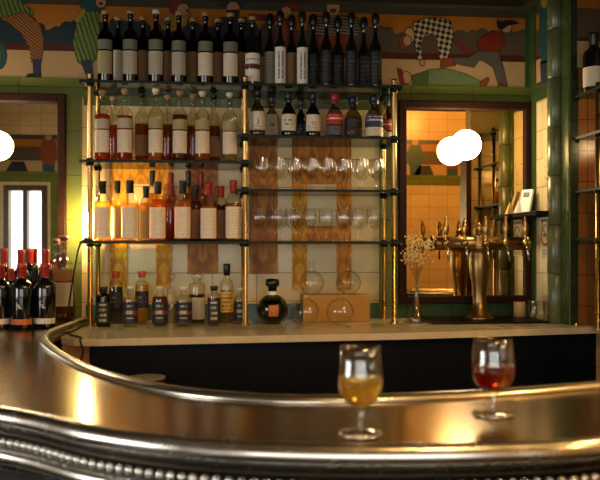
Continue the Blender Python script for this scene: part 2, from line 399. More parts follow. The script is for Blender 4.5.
def trees(name, x0, x1, m, seed):
    rnd = random.Random(seed); top = []; x = x0
    zb = zline(54); crowns = []
    while x < x1+.05:
        crowns.append((x, rnd.uniform(.018, .036), zline(34)+rnd.uniform(-.035, .022))); x += rnd.uniform(.016, .03)
    x = x0
    while x < x1:
        zt_ = max([zline(40)]+[cz+math.sqrt(r*r-(x-cx)**2) for cx, r, cz in crowns if abs(x-cx) < r])
        top.append((x-fx, zt_-fz)); x += .004
    # strip of quads so the ragged outline stays clean
    b = B(); y = -.0022
    for (xa, za), (xb_, zb_) in zip(top, top[1:]):
        b.add([(xa, y, zb-fz), (xb_, y, zb-fz), (xb_, y, zb_), (xa, y, za)], [(0, 1, 2, 3)], 0)
    return b.build(name, m, fr)
xm = onY(262, 0, 0).x
trees('painted_treeline', XL, xm, c_blue, 3); trees('painted_treeline', xm-.02, RX, c_grey, 4)
fband('painted_ground', ZG1, zline(55), c_cr, 3)
fband('painted_stripe', zline(57), zline(50.5), c_red, 4)
def figure(lab, polys):
    b = B(); ms = []
    for pts, m in polys:
        if m not in ms: ms.append(m)
    if c_ink not in ms: ms.append(c_ink)
    for i, (pts, m) in enumerate(polys):
        cx_, cy_ = sum(p[0] for p in pts)/len(pts), sum(p[1] for p in pts)/len(pts)
        if m is not c_ink:
            big = []
            for x, y in pts:
                q = math.hypot(x-cx_, y-cy_)+1e-6; big.append((x+(x-cx_)/q*.75, y+(y-cy_)/q*.75))
            fpoly(b, big, 6+i*.4, ms.index(c_ink))
        fpoly(b, pts, 6.2+i*.4, ms.index(m))
    o = b.build('painted_figure', ms, fr); o['label'] = lab
def ell(cx, cy, rx, ry, n=14): return [(cx+rx*math.cos(2*PI*i/n), cy+ry*math.sin(2*PI*i/n)) for i in range(n)]
figure('acrobat in orange striped trousers and dark shoe', [([(-4,-2),(14,-2),(22,2),(34,12),(28,26),(18,22),(4,18),(-4,16)], c_rag), ([(4,18),(26,12),(40,26),(44,40),(42,62),(31,62),(30,48),(22,34)], c_strp), ([(33,60),(41,60),(41,76),(34,76)], c_navy), ([(25,78),(28,74),(36,73),(41.5,73),(42,79)], c_ink)])
figure('small figure holding a dark round drum', [(ell(0, 56, 7, 13), c_teal), (ell(-2, 56, 4, 9), c_green)])
figure('dancer in ragged yellow and green costume', [([(78,-2),(106,-2),(104,10),(96,16),(84,14)], c_teal), ([(80,12),(98,12),(100,30),(97,58),(88,68),(78,62),(73,44),(76,28)], c_rag), ([(74,20),(84,8),(86,12),(78,24)], c_yel), ([(81,62),(92,60),(94,80),(88,80)], c_navy), (ell(101, 3, 5, 5), c_skin), (ell(101, 4, 1.6, 1.2), c_scar)])
figure('clown with scarlet hair reaching down', [([(160,22),(172,13),(184,6),(190,14),(186,26),(172,32),(162,30)], c_yel), (ell(177, 7, 8, 8), c_scar), (ell(183, 10, 6, 6), c_skin), (ell(187, 11, 1.5, 1.5), c_ink)])
figure('bearded man in a dark pointed hat', [([(219,4),(229,-4),(242,-4),(246,3),(240,8),(226,8)], c_navy), (ell(233, 9, 6.5, 7), c_skin), ([(226,10),(240,10),(238,18),(233,22),(228,18)], c_ink), ([(220,18),(246,18),(250,52),(216,52)], c_navy)])
figure('red haired figure with streaming hair', [([(279,6),(290,2),(300,6),(298,10),(288,9),(282,14)], c_scar), (ell(286, 13, 5.5, 6), c_skin), ([(250,14),(278,16),(280,22),(250,20)], c_scar), ([(280,20),(294,20),(300,50),(272,50)], c_rust)])
figure('figure in a black and white striped jacket', [(ell(333, 8, 6.5, 9), c_skin), ([(325,-1),(341,-1),(343,3),(333,4),(324,3)], c_ink), (ell(333, 11, 2.6, 1.5), c_scar), ([(310,16),(356,16),(362,34),(352,36),(316,36),(308,32)], c_bw), ([(318,36),(350,36),(352,54),(316,54)], c_rust)])
figure('tumbler in a checked black and white suit bending forward', [([(413,24),(424,19),(440,18),(450,22),(453,34),(450,50),(446,60),(440,62),(438,48),(436,36),(424,34),(420,46),(422,60),(418,60),(414,40)], c_check), (ell(409, 36, 5, 8), c_cr), (ell(404, 42, 4.5, 8), c_rust), (ell(407, 41, 4, 5), c_skin), (ell(422, 63, 2.4, 3), c_skin), ([(441,60),(452,58),(455,66),(440,68)], c_rust)])
figure('clown in green tartan lying on the ground', [([(414,76),(430,70),(446,69),(464,74),(482,82),(484,87),(464,88),(430,88),(413,86)], c_tart), ([(412,76),(428,71),(427,87),(413,87)], c_green), (ell(406, 78, 5, 6), c_skin), ([(397,69),(402,70),(404,82),(408,85),(400,84)], c_scar), ([(480,82),(487,78),(489,80),(484,90),(480,90)], c_rust)])
figure('runner in a red coat and grey trousers', [([(481,38),(492,32),(502,34),(504,44),(496,54),(482,52),(476,46)], c_scar), ([(452,42),(460,43),(472,52),(480,50),(478,54),(466,53)], c_scar), ([(478,52),(498,52),(502,66),(507,86),(498,87),(492,68),(480,60),(474,68),(454,64),(452,58),(468,58)], c_gy), (ell(506, 27, 5, 6), c_skin), ([(496,20),(502,22),(511,20),(520,24),(508,26),(502,30),(497,28)], c_ink), ([(496,88),(500,84),(511,91),(497,92)], c_rust)])

def wall_frieze(name, lab, box_f, mats=((0, .30, c_cr), (.30, .34, c_red), (.34, .68, c_grey), (.68, .88, c_or), (.88, 1, c_sky))):
    b = B()
    for i, (a, c, m) in enumerate(mats): lo, hi = box_f(ZG1+hz*a, ZG1+hz*c); b.box(lo, hi, i)
    o = b.build(name, [m[2] for m in mats]); return struct(o)
wall_frieze('trim_30', '', lambda a, c: ((XR-.006, YR+.01, a), (XR, REC1-.101, c)))
wall_frieze('trim_31', '', lambda a, c: ((XL, YR+.01, a), (XL+.006, -.07, c)))
wall_frieze('trim_41', '', lambda a, c: ((XL, YR, a), (XR, YR+.006, c)))
wall_frieze('trim_42', '', lambda a, c: ((RX+.03, REC0-.010, a), (RECX-.010, REC0-.0061, c)))
struct(B().box((XL, YR, ZG0-.02), (XR, YR+.008, ZG1)).box((-1.70, YR, 0), (-1.52, YR+.008, ZG0-.02)).build('trim_43', green_t))
wall_frieze('trim_32', '', lambda a, c: ((RECX-.006, REC1+.001, a), (RECX, REC0-.007, c)))
wall_frieze('trim_33', '', lambda a, c: ((RX-.004, yAt(551), a), (RX, yAt(537), c)))
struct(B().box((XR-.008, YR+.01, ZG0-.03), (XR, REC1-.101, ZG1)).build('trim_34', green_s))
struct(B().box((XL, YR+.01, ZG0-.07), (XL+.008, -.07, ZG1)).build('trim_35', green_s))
# painted figures on the rear wall (seen in the mirrors)
b = B()
def lpoly(pts, m, t): b.add([(x, YR+.006+t, z) for x, z in reversed(pts)], [tuple(range(len(pts)))], m)
for yc, m1 in ((-1.72, 0), (2.05, 1), (2.45, 0)):
    lpoly([(yc-.06,ZG1+.07),(yc+.06,ZG1+.07),(yc+.09,ZG1+.2),(yc+.06,ZG1+.32),(yc-.06,ZG1+.32),(yc-.09,ZG1+.2)], m1, .001)
    lpoly([(yc-.06,ZG1),(yc+.06,ZG1),(yc+.06,ZG1+.07),(yc-.06,ZG1+.07)], 1, .001)
    lpoly([(yc+.035*math.cos(a*.5), ZG1+.345+.03*math.sin(a*.5)) for a in range(12)], 2, .002)
    lpoly([(yc-.42,ZG1),(yc-.2,ZG1),(yc-.24,ZG1+.1),(yc-.36,ZG1+.1)], 3, .001)
struct(b.build('trim_37', [c_rust, c_teal, c_skin, c_ink]))
# figure on the green strip by the corner
sf = B()
def spoly(pts, m, t):
    P = [onX(px, py, RX-.0085-t) for px, py in pts]; n = len(P); sf.add([(p.x, p.y, p.z) for p in P], [tuple(range(n))], m)
spoly([(539,6),(548,4),(550,30),(548,62),(541,64),(539,40)], 0, .0005); spoly([(540,62),(547,60),(548,82),(541,84)], 1, .0005); spoly(ell(544,2,3.5,6), 2, .001)
struct(sf.build('trim_39', [c_teal, c_navy, c_yel]))

# ================================================================== BAR
zinc = pr('zinc', '#957c58', .19, 1.0)
zinc_edge = pr('zinc_moulding', '#c9c6bf', .22, 1.0, noise=.15, nscale=30)
zinc_rim = pr('zinc_rim', '#c8c4ba', .25, 1.0)
bar_wood = pr('dark_bar_front', '#1a120e', .45, noise=.3, nscale=12)
inner_px = [(900,366),(700,379),(600,387),(520,394),(450,398),(375,401),(300,402),(250,400),(200,396),(160,390),(130,383.5),(100,375),(80,367),(62,357),(50,348.5),(44.5,341),(47,335.5),(56,331),(70,326),(78,322)]
inner = [onZ(a, b_, ZB) for a, b_ in inner_px]
inner[0] = Vector((XR-.012, -D+2.25, ZB)); inner.insert(1, Vector((1.4, -D+1.98, ZB)))
inner.append(Vector((inner[-1].x+.02, -.14, ZB))); inner.append(Vector((inner[-1].x, -.012, ZB)))
inner = catmull(inner, 8)
outer = [Vector((XR-.012, -D+1.78, ZB)), Vector((1.4, -D+1.55, ZB)), Vector((.95, -D+1.40, ZB))]+[onZ(a, b_, ZB) for a, b_ in [(600,440),(500,446),(400,448),(300,447),(200,442),(100,430),(0,410)]]
outer += [Vector((-.92, -D+1.88, ZB)), Vector((-1.2, -D+2.3, ZB)), Vector((-1.36, -D+2.8, ZB)), Vector((-1.42, -D+3.3, ZB)), Vector((-1.42, -.012, ZB))]
outer = catmull(outer, 8)
bar = empty('bar_counter', (0, -2.0, 0))
tag(bar, 'long curved zinc bar counter with a beaded silver edge in front', 'bar')
def inv(v): return [(p[0], p[1]+2.0, p[2]) for p in v]
def offs(path, o):
    out = []
    for i, p in enumerate(path):
        t = path[min(i+1, len(path)-1)]-path[max(i-1, 0)]; t.z = 0; t.normalize()
        out.append(p+Vector((t.y, -t.x, 0))*o)
    return out
# outer path runs right to left: travel (-1,0,0) -> normal (t.y,-t.x) = (0,1): inwards; so outward is side -1
poly = [(p.x, p.y+2.0) for p in offs(outer, .010)]+[(p.x, p.y+2.0) for p in reversed(offs(inner, -.004))]
bm = bmesh.new()
vs = [bm.verts.new((x, y, ZB)) for x, y in poly]; f = bm.faces.new(vs)
r_ = bmesh.ops.extrude_face_region(bm, geom=[f]); 
for e in r_['geom']:
    if isinstance(e, bmesh.types.BMVert): e.co.z -= .03
bmesh.ops.triangulate(bm, faces=[q for q in bm.faces if len(q.verts) > 4]); bmesh.ops.recalc_face_normals(bm, faces=bm.faces)
me = bpy.data.meshes.new('top'); bm.to_mesh(me); bm.free(); me.materials.append(zinc); link('top', me, bar)
def swept(name, path, prof, side, m, closed=True):
    P = prof+[prof[0]] if closed else prof
    v, f = sweep(path, P, ZB, side); return mk(name, inv(v), f, m, bar, True)
circ = lambda cx, cz, r, n=10, sz=1: [(cx+r*math.cos(2*PI*i/n), cz+r*sz*math.sin(2*PI*i/n)) for i in range(n)]
swept('inner_rim', inner, [(.012,-.034),(.016,-.008),(.015,.006),(.007,.014),(-.007,.014),(-.016,.007),(-.021,-.001),(-.012,-.002),(0,-.034)], 1, zinc_rim)
swept('edge_moulding', outer, [(-.016,-.001),(-.011,.005),(-.003,.008),(.008,.007),(.018,.001),(.023,-.009),(.021,-.019),(.012,-.027),(.004,-.031),(.002,-.041),(-.02,-.041),(-.02,-.002)], -1, zinc_edge)
swept('bead_channel', outer, [(.002,-.040),(.010,-.042),(.0,-.045),(-.006,-.056),(.0,-.067),(.012,-.070),(-.02,-.070),(-.02,-.040)], -1, pr('dark_groove', '#3a342c', .5, 1.0))  # darker metal in the channel sets off the beads
swept('lower_moulding', outer, [(.012,-.070),(.019,-.074),(.022,-.084),(.018,-.095),(.008,-.100),(.008,-.108),(-.03,-.125),(-.03,-.070)], -1, zinc_edge)
bd = B(); acc = 0; last = outer[0]; step = .0200
for p in outer:
    seg = (p-last).length
    if seg > 0:
        while acc <= seg:
            q = last.lerp(p, acc/seg); t = (p-last).normalized(); nn = Vector((t.y, -t.x, 0))*-1
            if -1.35 < q.x < 1.3: bd.sphere((q.x+nn.x*.009, q.y+nn.y*.009+2.0, ZB-.056), .0088, 0, 10, 6)
            acc += step
        acc -= seg
    last = p
bd.build('beading', zinc_edge, bar)
v, f = sweep(offs(outer, .06), [(0, -ZB+.001), (0, -.03), (-.03, -.03), (-.03, -ZB+.001)], ZB, -1); mk('front_panel', inv(v), f, bar_wood, bar, True)
v, f = sweep(offs(inner, -.03), [(0, -ZB+.001), (0, -.03), (-.03, -.03), (-.03, -ZB+.001)], ZB, 1); mk('back_panel', inv(v), f, pr('bar_inner_panel', '#8a5f34', .5), bar, True)

# ================================================================== BACK COUNTER
def stone():
    g = N('counter_stone'); tc = g.n('ShaderNodeTexCoord'); nt = g.n('ShaderNodeTexNoise', Scale=6.0, Detail=8.0, Roughness=.7, Distortion=1.5); g.l(tc.outputs['Object'], nt.inputs['Vector'])
    bs = g.n('ShaderNodeBsdfPrincipled', Roughness=.12)
    g.l(g.mix(g.math('MULTIPLY', g.math('SUBTRACT', nt.outputs[0], .42, True), 3.0, True), lin('#cdbb9a'), lin('#b9a686')), bs.inputs['Base Color']); return g.end(bs.outputs[0])
stone_m = stone()
ctr = empty('back_counter', (.2, -.3, 0))
tag(ctr, 'pale stone back counter on a dark navy base below the bottle shelves', 'counter')
fl = [onZ(a, b_, ZC) for a, b_ in [(62,337.5),(75,339),(100,339),(200,337),(300,335),(400,333),(500,330),(600,327)]]
inner_w = [p for p in inner if p.x < fl[0].x+.05 and p.y > fl[0].y+.02]
left_edge = [(p.x+.022, p.y) for p in inner_w if p.y < -.02]
pl = [(p.x, p.y) for p in fl]+[(RECX-.012, fl[-1].y), (RECX-.012, REC0-.008), (RX-.012, REC0-.008), (RX-.012, -.012)]
pl += [(left_edge[-1][0]+.01, -.012)]+list(reversed(left_edge))
pl2 = [(x-.2, y+.3) for x, y in pl]
def slab(name, pts, z0, z1, m, parent):
    bm = bmesh.new(); vs = [bm.verts.new((x, y, z1)) for x, y in pts]; f = bm.faces.new(vs)
    r_ = bmesh.ops.extrude_face_region(bm, geom=[f])
    for e in r_['geom']:
        if isinstance(e, bmesh.types.BMVert): e.co.z = z0
    bmesh.ops.triangulate(bm, faces=[q for q in bm.faces if len(q.verts) > 4]); bmesh.ops.recalc_face_normals(bm, faces=bm.faces)
    me = bpy.data.meshes.new(name); bm.to_mesh(me); bm.free(); me.materials.append(m); return link(name, me, parent)
slab('top', pl2, ZC-.026, ZC, stone_m, ctr)
xp = onY(95, 0, -.6).x
base = [(xp-.2, fl[2].y+.335)]+[(p.x-.2, p.y+.335) for p in fl[3:]]+[(RX-.2-.02, fl[-1].y+.335), (RX-.2-.02, .28), (xp-.2, .28)]
slab('base_cabinet', base, .002, ZC-.028, pr('navy_cabinet', '#060b16', .5, spec=.15), ctr)
B().box((fl[0].x+.004-.2, fl[1].y+.33, .002), (xp-.2-.002, fl[1].y+.36, ZC-.028)).build('end_panel', pr('tan_wood', '#9a6c3a', .5, noise=.3, nscale=15), ctr)

# ================================================================== SHELVES
YF, YB, YPF, YPB = -.315, -.03, -.285, -.065
zt = onY(90, 79.5, YF).z; zl = onY(170, 160.3, YF).z; zc = onY(240, 241, YF).z; zr1 = onY(320, 135.8, YF).z; zr2 = onY(320, 189.3, YF).z
sh = empty('bottle_shelving', (-.15, -.17, ZC))
tag(sh, 'brass pole shelving with dark green glass shelves against the tiled wall', 'shelving')
def rel(b, p): return b
ox, oy, oz = -.15, -.17, ZC
polex = [onY(90, 0, YPF).x, onY(245, 0, YPF).x, onY(394, 0, YPF).x]
for x in polex:
    for y in (YPF, YPB):
        pb = B(); pb.lathe([(0,0),(.019,0),(.019,.004),(.0105,.012),(.0105,zt-ZC+.02),(.013,zt-ZC+.024),(.013,zt-ZC+.034),(0,zt-ZC+.036)], 18, 0, (x-ox, y-oy, 0))
        pb.build('pole', brass, sh)
def gshelf(x0, x1, z, th=.011):
    b = B()
    b.box((x0-ox, YF-oy, z-th-oz), (x1-ox, YB-oy, z-oz), 0)
    o = b.build('shelf', [shelf_glass, shelf_edge], sh)
    # polished edge: the four side faces read dark green
    for i, p in enumerate(o.data.polygons):
        if abs(p.normal.z) < .5: p.material_index = 1
    return o
xL, xR = polex[0]-.04, polex[2]+.032
gshelf(xL, xR, zt); gshelf(xL, xR, zc); gshelf(xL, polex[1]+.035, zl); gshelf(polex[1]-.035, xR, zr1); gshelf(polex[1]-.035, xR, zr2)
for z, cols in ((zt, polex), (zc, polex), (zl, polex[:2]), (zr1, polex[1:]), (zr2, polex[1:])):
    for x in cols:
        for y in (YPF, YPB):
            B().lathe([(.011,-.024),(.017,-.022),(.017,-.0112),(.011,-.0112)], 14, 0, (x-ox, y-oy, z-oz)).lathe([(.011,.0002),(.016,.0002),(.016,.007),(.011,.009)], 14, 0, (x-ox, y-oy, z-oz)).build('clamp', black_metal, sh)
# right-hand shelving in the recess
p1 = onX(576, 0, RX+.03); pX = RX+.03
py_ = [p1.y, onX(598, 0, pX).y, onX(598, 0, pX).y-.24]
rs = empty('recess_shelving', (pX, py_[1], ZC)); tag(rs, 'narrow brass shelving in the wall recess beside the green pilaster', 'shelving')
rz = [onX(576, 97, pX).z, onX(576, 138, pX).z, onX(576, 191, pX).z, onX(576, 238.5, pX).z]
for y in py_:
    B().lathe([(0,0),(.018,0),(.018,.004),(.010,.012),(.010,rz[0]-ZC+.02),(0,rz[0]-ZC+.026)], 16, 0, (0, y-py_[1], 0)).build('pole', brass, rs)
for z in rz:
    o = B().box((-.014, REC1+.003-py_[1], z-.011-ZC), (RECX-.010-pX, REC0-.008-py_[1], z-ZC)).build('shelf', [shelf_glass, shelf_edge], rs)
    for p in o.data.polygons:
        if abs(p.normal.z) < .5: p.material_index = 1
    for y in py_:
        B().lathe([(.0105,-.022),(.016,-.02),(.016,-.0112),(.0105,-.0112)], 12, 0, (0, y-py_[1], z-ZC)).build('clamp', black_metal, rs)

# ================================================================== MIRRORS
def mirror_mat(name, c, rough):
    g = N(name); b = g.n('ShaderNodeBsdfPrincipled', Metallic=1.0, Roughness=rough); b.inputs['Base Color'].default_value = lin(c); return g.end(b.outputs[0])
def mirror(name, lab, px0, px1, pt, pb_, fw, mm, fm, pxr):
    a, c = onY(px0, pb_, 0), onY(px1, pt, 0)
    zlo, zhi = onY(pxr, pb_, 0).z, onY(pxr, pt, 0).z
    o = empty(name, ((a.x+c.x)/2, -.012, zlo)); tag(o, lab, 'mirror')
    w2 = (c.x-a.x)/2; h = zhi-zlo
    b = B(); b.box((-w2, -.028, 0), (-w2+fw, .003, h)).box((w2-fw, -.028, 0), (w2, .003, h)).box((-w2+fw, -.028, h-fw), (w2-fw, .003, h)).box((-w2+fw, -.028, 0), (w2-fw, .003, fw))
    fr_ = b.build('frame', fm, o); bevel(fr_, .004)
    B().box((-w2+fw-.002, -.006, fw-.002), (w2-fw+.002, .002, h-fw+.002)).build('mirror_glass', mm, o)
    return o
wood_dark = pr('dark_red_brown_frame', '#281109', .6, noise=.3, nscale=18, spec=.12)
mir_r = mirror('wall_mirror', 'large dark-framed mirror behind the beer tap, bright with golden reflections', 397.5, 530, 102.5, 303, .036, mirror_mat('gold_mirror_glass', '#ecd096', .006), wood_dark, 465)
mir_l = mirror('wall_mirror', 'dark-framed mirror behind the red-capped bottles at the end of the bar', -95, 67, 95, 302, .036, mirror_mat('mirror_glass', '#c9c6b6', .006), wood_dark, 40)

# ================================================================== LAMPS
def globe(px, py, Y, r, lab, strength):
    p = onY(px, py, Y); o = empty('globe_lamp', (p.x, -.018, p.z)); tag(o, lab, 'lamp')
    y = Y+.018
    bm_ = B(); bm_.tube([(0, -.0, 0), (0, y+r*.8, 0)], .012, 12); bm_.tube([(0, -.001, 0), (0, -.012, 0)], .04, 20)
    bm_.build('brass_mount', brass, o)
    B().sphere((0, y, 0), r, 0, 28, 18).build('glass_globe', pr('lit_opal_glass', '#fff2da', .3, emit='#ffe6b8', es=strength), o)
GS = 34
globe(466, 145, -.135, .069, 'glowing round globe lamp mounted in front of the golden mirror', GS)
globe(-17, 139, -.135, .069, 'glowing round globe lamp on the mirror above the red-capped bottles', GS)
o = empty('globe_lamp', (RECX-.009, -.70, 1.88)); tag(o, 'small lit globe lamp on the back wall of the recess, reflected in the golden mirror', 'lamp')
B().tube([(-.001, 0, 0), (-.05, 0, 0)], .008, 10).build('brass_mount', brass, o)
B().sphere((-.065, 0, 0), .03, 0, 18, 12).build('glass_globe', pr('lit_small_globe', '#fff2da', .3, emit='#ffd79a', es=40), o)
# small tubular lamp glowing at the left end of the middle shelf
p = onY(87.5, 240, -.12); lz = zc
tl = empty('tube_lamp', (p.x, -.12, lz)); tag(tl, 'small glowing tube lamp at the end of the middle shelf beside a pole', 'lamp')
B().lathe([(0,0),(.018,0),(.018,.012),(.008,.02),(0,.02)], 16).build('base', black_metal, tl)
B().lathe([(0,.021),(.010,.021),(.011,.03),(.011,.115),(.006,.125),(0,.126)], 16).build('bulb', pr('lit_tube_glass', '#fff0d0', .3, emit='#ffd68e', es=420), tl)
# its cord hangs from the shelf to the counter and over the edge
cpts = [onY(83, 240, YF-.02), onY(78, 250, YF-.02), onY(72, 285, YF-.01), onY(69, 312, YF), onY(76, 327, YF-.06)]
cpts[-1].z = ZC+.004
c1 = onZ(66, 326.5, ZC+.004); c2 = onZ(70, 334, ZC+.004)
e0 = Vector((fl[1].x+.02, fl[1].y-.012, ZC-.004)); 
cpts += [c2, Vector((fl[1].x+.02, fl[1].y+.01, ZC+.005)), e0, e0+Vector((.01, -.004, -.05)), e0+Vector((-.02, -.002, -.13)), e0+Vector((-.015, -.002, -.3))]
tag(B().tube(catmull(cpts, 6), .0035, 8).build('power_cord', black_metal), 'thin black cord hanging from the shelf end and over the counter edge', 'cord')

# out-of-frame globes added to light the bar and brighten the mirrored walls
for x, y, z, lab in ((1.95, -2.2, 2.86, 'added light globe by the frieze wall, nearer the golden mirror'),
        (2.25, -3.5, 2.9, 'added light globe by the frieze wall, farther from the golden mirror'), (.75, -2.9, 2.93, 'added light globe hanging over the middle of the bar')):
    o = empty('added_globe_light', (x, y, z)); tag(o, lab, 'lamp')
    B().tube([(0,0,.08),(0,0,ZT-z)], .006, 8).build('rod', brass, o)
    B().sphere((0,0,0), .09, 0, 20, 14).build('glass_globe', pr('added_globe_glow', '#fff2da', .3, emit='#ffcb7c', es=125), o)

# ================================================================== BOTTLES
CACHE = {}
PROF = {  # outline as (radius fraction, height fraction) from base to lip
 'spirit': [(0,.02),(.6,.012),(.92,0),(1,.02),(1,.60),(.985,.635),(.90,.675),(.70,.712),(.45,.738),(.36,.765),(.33,.80),(.31,.90),(.37,.905),(.37,.945),(.30,.95),(.28,.945)],
 'burgundy': [(0,.03),(.6,.02),(.93,0),(1,.02),(1,.56),(.96,.62),(.83,.69),(.62,.755),(.46,.80),(.39,.85),(.36,.95),(.40,.955),(.40,.985),(.30,.99)],
 'slim': [(0,.02),(.6,.012),(.92,0),(1,.015),(1,.50),(.96,.54),(.80,.585),(.55,.63),(.40,.68),(.35,.74),(.34,.85),(.40,.855),(.40,.88),(.3,.885)],
 'round': [(0,.03),(.55,.02),(.88,0),(.97,.03),(1,.10),(1,.40),(.98,.47),(.88,.56),(.66,.64),(.44,.69),(.36,.74),(.33,.84),(.40,.85),(.40,.88),(.3,.89)],
 'short': [(0,.02),(.6,.012),(.93,0),(1,.025),(1,.66),(.97,.71),(.84,.755),(.60,.79),(.44,.82),(.40,.86),(.46,.87),(.46,.91),(.38,.915)],
 'square': [(0,.02),(.6,.012),(.95,0),(1,.02),(1,.74),(.97,.775),(.85,.80),(.55,.815),(.45,.83),(.43,.87),(.48,.875),(.48,.91),(.38,.915)],
 'decanter': [(0,.03),(.6,.02),(.95,0),(1,.03),(.93,.30),(.82,.50),(.70,.62),(.48,.72),(.40,.78),(.40,.84),(.50,.86),(.45,.87)],
 'bordeaux': [(0,.03),(.6,.02),(.93,0),(1,.02),(1,.60),(.97,.65),(.84,.70),(.60,.735),(.42,.765),(.37,.80),(.35,.93),(.40,.935),(.40,.965),(.3,.97)],
 'flask': None,
}
def rad_at(prof, z):
    for (r0, z0), (r1, z1) in zip(prof[3:], prof[4:]):
        if z0 <= z <= z1 and z1 > z0: return r0+(r1-r0)*(z-z0)/(z1-z0)
    return prof[3][0]
def cached(key, fn):
    if key not in CACHE: CACHE[key] = fn()
    return CACHE[key]
def lab_mesh(prof, r, h, z0, z1, half, m, n=14, rows=7):
    v = []; f = []; uv = []
    for i in range(n+1):
        a = -PI/2-half+2*half*i/n
        for k in range(rows+1):
            z = z0+(z1-z0)*k/rows; q = rad_at(prof, z)*r+.0008
            v.append((q*math.cos(a), q*math.sin(a), z*h)); uv.append((i/n, k/rows))
    w = rows+1
    for i in range(n):
        for k in range(rows): f.append((w*i+k, w*(i+1)+k, w*(i+1)+k+1, w*i+k+1))
    me = bpy.data.meshes.new('label'); me.from_pydata(v, [], f); ul = me.uv_layers.new(name='UVMap')
    for p in me.polygons:
        p.use_smooth = True
        for li in p.loop_indices: ul.data[li].uv = uv[me.loops[li].vertex_index]
    me.materials.append(m); return me
def lathe_mesh(name, prof, m, n=24):
    b = B().lathe(prof, n); me = bpy.data.meshes.new(name); me.from_pydata(b.v, [], b.f); me.materials.append(m)
    for p in me.polygons: p.use_smooth = True
    return me
CAPS = {
 'cork': (lambda r, h: [(0,.93*h),(.34*r,.93*h),(.34*r,.952*h),(.46*r,.953*h),(.48*r,.99*h),(.40*r,h),(0,h)]),
 'capsule': (lambda r, h: [(.385*r,.79*h),(.41*r,.80*h),(.40*r,.93*h),(.44*r,.94*h),(.44*r,.985*h),(.40*r,h),(0,h)]),
 'bulb': (lambda r, h: [(.36*r,.83*h),(.44*r,.835*h),(.62*r,.87*h),(.68*r,.92*h),(.60*r,.97*h),(.36*r,.995*h),(0,h)]),
 'tall': (lambda r, h: [(.37*r,.80*h),(.50*r,.81*h),(.52*r,.98*h),(.47*r,h),(0,h)]),
 'wide': (lambda r, h: [(.40*r,.885*h),(.50*r,.89*h),(.52*r,.93*h),(.62*r,.985*h),(.56*r,h),(0,h)]),
 'stopper': (lambda r, h: [(.38*r,.85*h),(.42*r,.87*h),(.70*r,.93*h),(.74*r,.97*h),(.55*r,.995*h),(0,h)]),
}
def bottle(name, lab, group, px, top, wpx, Y, Z, style, glass, liquid=None, level=.6, labels=(), cap=None, capm=None, rz=0, extra=None, cat='bottle'):
    p = onY(px, 240, Y); h = onY(px, top, Y).z-Z; r = wpx/2*dep(px, Y)/F
    h = round(h*250)/250; r = round(r*1000)/1000
    o = empty(name, (p.x, Y, Z+.0003), rz); tag(o, lab, cat, group)
    P = PROF[style]; pp = [(a*r, b_*h) for a, b_ in P]
    link('glass_body', cached((style, r, h, glass.name), lambda: lathe_mesh('glass_body', pp, glass)), o)
    if liquid:
        def lq():
            q = [(0, .035*h)]+[(max(a*r-.0022, .001), max(b_*h, .02*h)+.003) for a, b_ in P[2:] if b_*h < level*h-.004 and b_ < .9]
            q += [(max(rad_at(P, level)*r-.0022, .001), level*h), (0, level*h)]
            return lathe_mesh('liquid', q, liquid)
        link('liquid', cached((style, r, h, liquid.name, level), lq), o)
    for z0, z1, half, m in labels:
        link('paper_label', cached(('lab', style, r, h, z0, z1, half, m.name), lambda: lab_mesh(P, r, h, z0, z1, half, m)), o)
    if cap:
        link({'capsule': 'capsule', 'cork': 'cork_stopper', 'bulb': 'stopper', 'stopper': 'glass_stopper'}.get(cap, 'cap'), cached((cap, r, h, capm.name), lambda: lathe_mesh('cap', CAPS[cap](r*1.04, h), capm, 18)), o)
    return o
YB1, YB2 = -.235, -.115           # front and rear bottle rows
paperA = label('paper_grey_cream', '#b4a892', '#4a4034', 12, (.12, .88, .05, .95), .5, 26, ink_k=.28)
paperB = label('paper_cream', '#d9c8ae', '#6a5a48', 12, (.12, .88, .05, .95), .46, 26, ink_k=.28)
paperC = label('paper_grey_band', '#6b6b58', '#3a382c', 3, (.2, .8, .2, .8), .5, 14, ink_k=.28)
paperD = label('paper_olive', '#a39668', '#4a4428', 12, (.1, .9, .05, .95), .55, 26, ink_k=.28)
paperT = label('paper_tan', '#8a6238', '#4a3018', 8, (.15, .85, .1, .9), .4, 20, ink_k=.28)
paperW = label('paper_white_vertical', '#e2dccb', '#3a352c', 4, (.3, .75, .12, .88), .55, 40, True)
paperP = label('paper_picture', '#e0d8c8', '#17120f', 3, (.12, .88, .35, .8), .62, 5, bands=((.45, .62, '#a03a2a'),))
paperK = label('paper_black_faint', '#12181a', '#5a5c50', 8, (.2, .8, .1, .9), .4, 20)
paperN = label('paper_navy_print', '#0f1626', '#d8d0bc', 3, (.33, .67, .2, .86), .5, 26, ink_k=.55, bands=((.40, .58, '#6e3320'),))
paperX = label('paper_block_letters', '#1c1a16', '#d8cfba', 4, (.3, .7, .08, .92), .5, 22, ink_k=.55)
paperY = label('paper_yellow', '#d6a83a', '#5a3a12', 5, (.15, .85, .1, .9), .5, 12)
paperV = label('paper_dark_violet', '#1a1422', '#8a7a6a', 4, (.2, .8, .25, .7), .4, 12)
paperR = label('paper_red', '#a8231a', '#e8d8c0', 3, (.1, .9, .35, .8), .55, 9)
paperS = label('paper_slate', '#5a5a62', '#22222a', 4, (.1, .9, .1, .9), .5, 12)
paperU = label('paper_blue', '#1c2f60', '#d8d0c0', 3, (.1, .9, .3, .85), .55, 9)
paperO = label('paper_orange', '#b4601f', '#3a1c0c', 4, (.15, .85, .15, .85), .35, 12)
paperH = label('paper_heart', '#a89880', '#2a1814', 3, (.4, .6, .25, .55), .8, 3)
paperNum = label('paper_ivory', '#d8ccb4', '#6a6050', 9, (.2, .8, .05, .3), .5, 22)
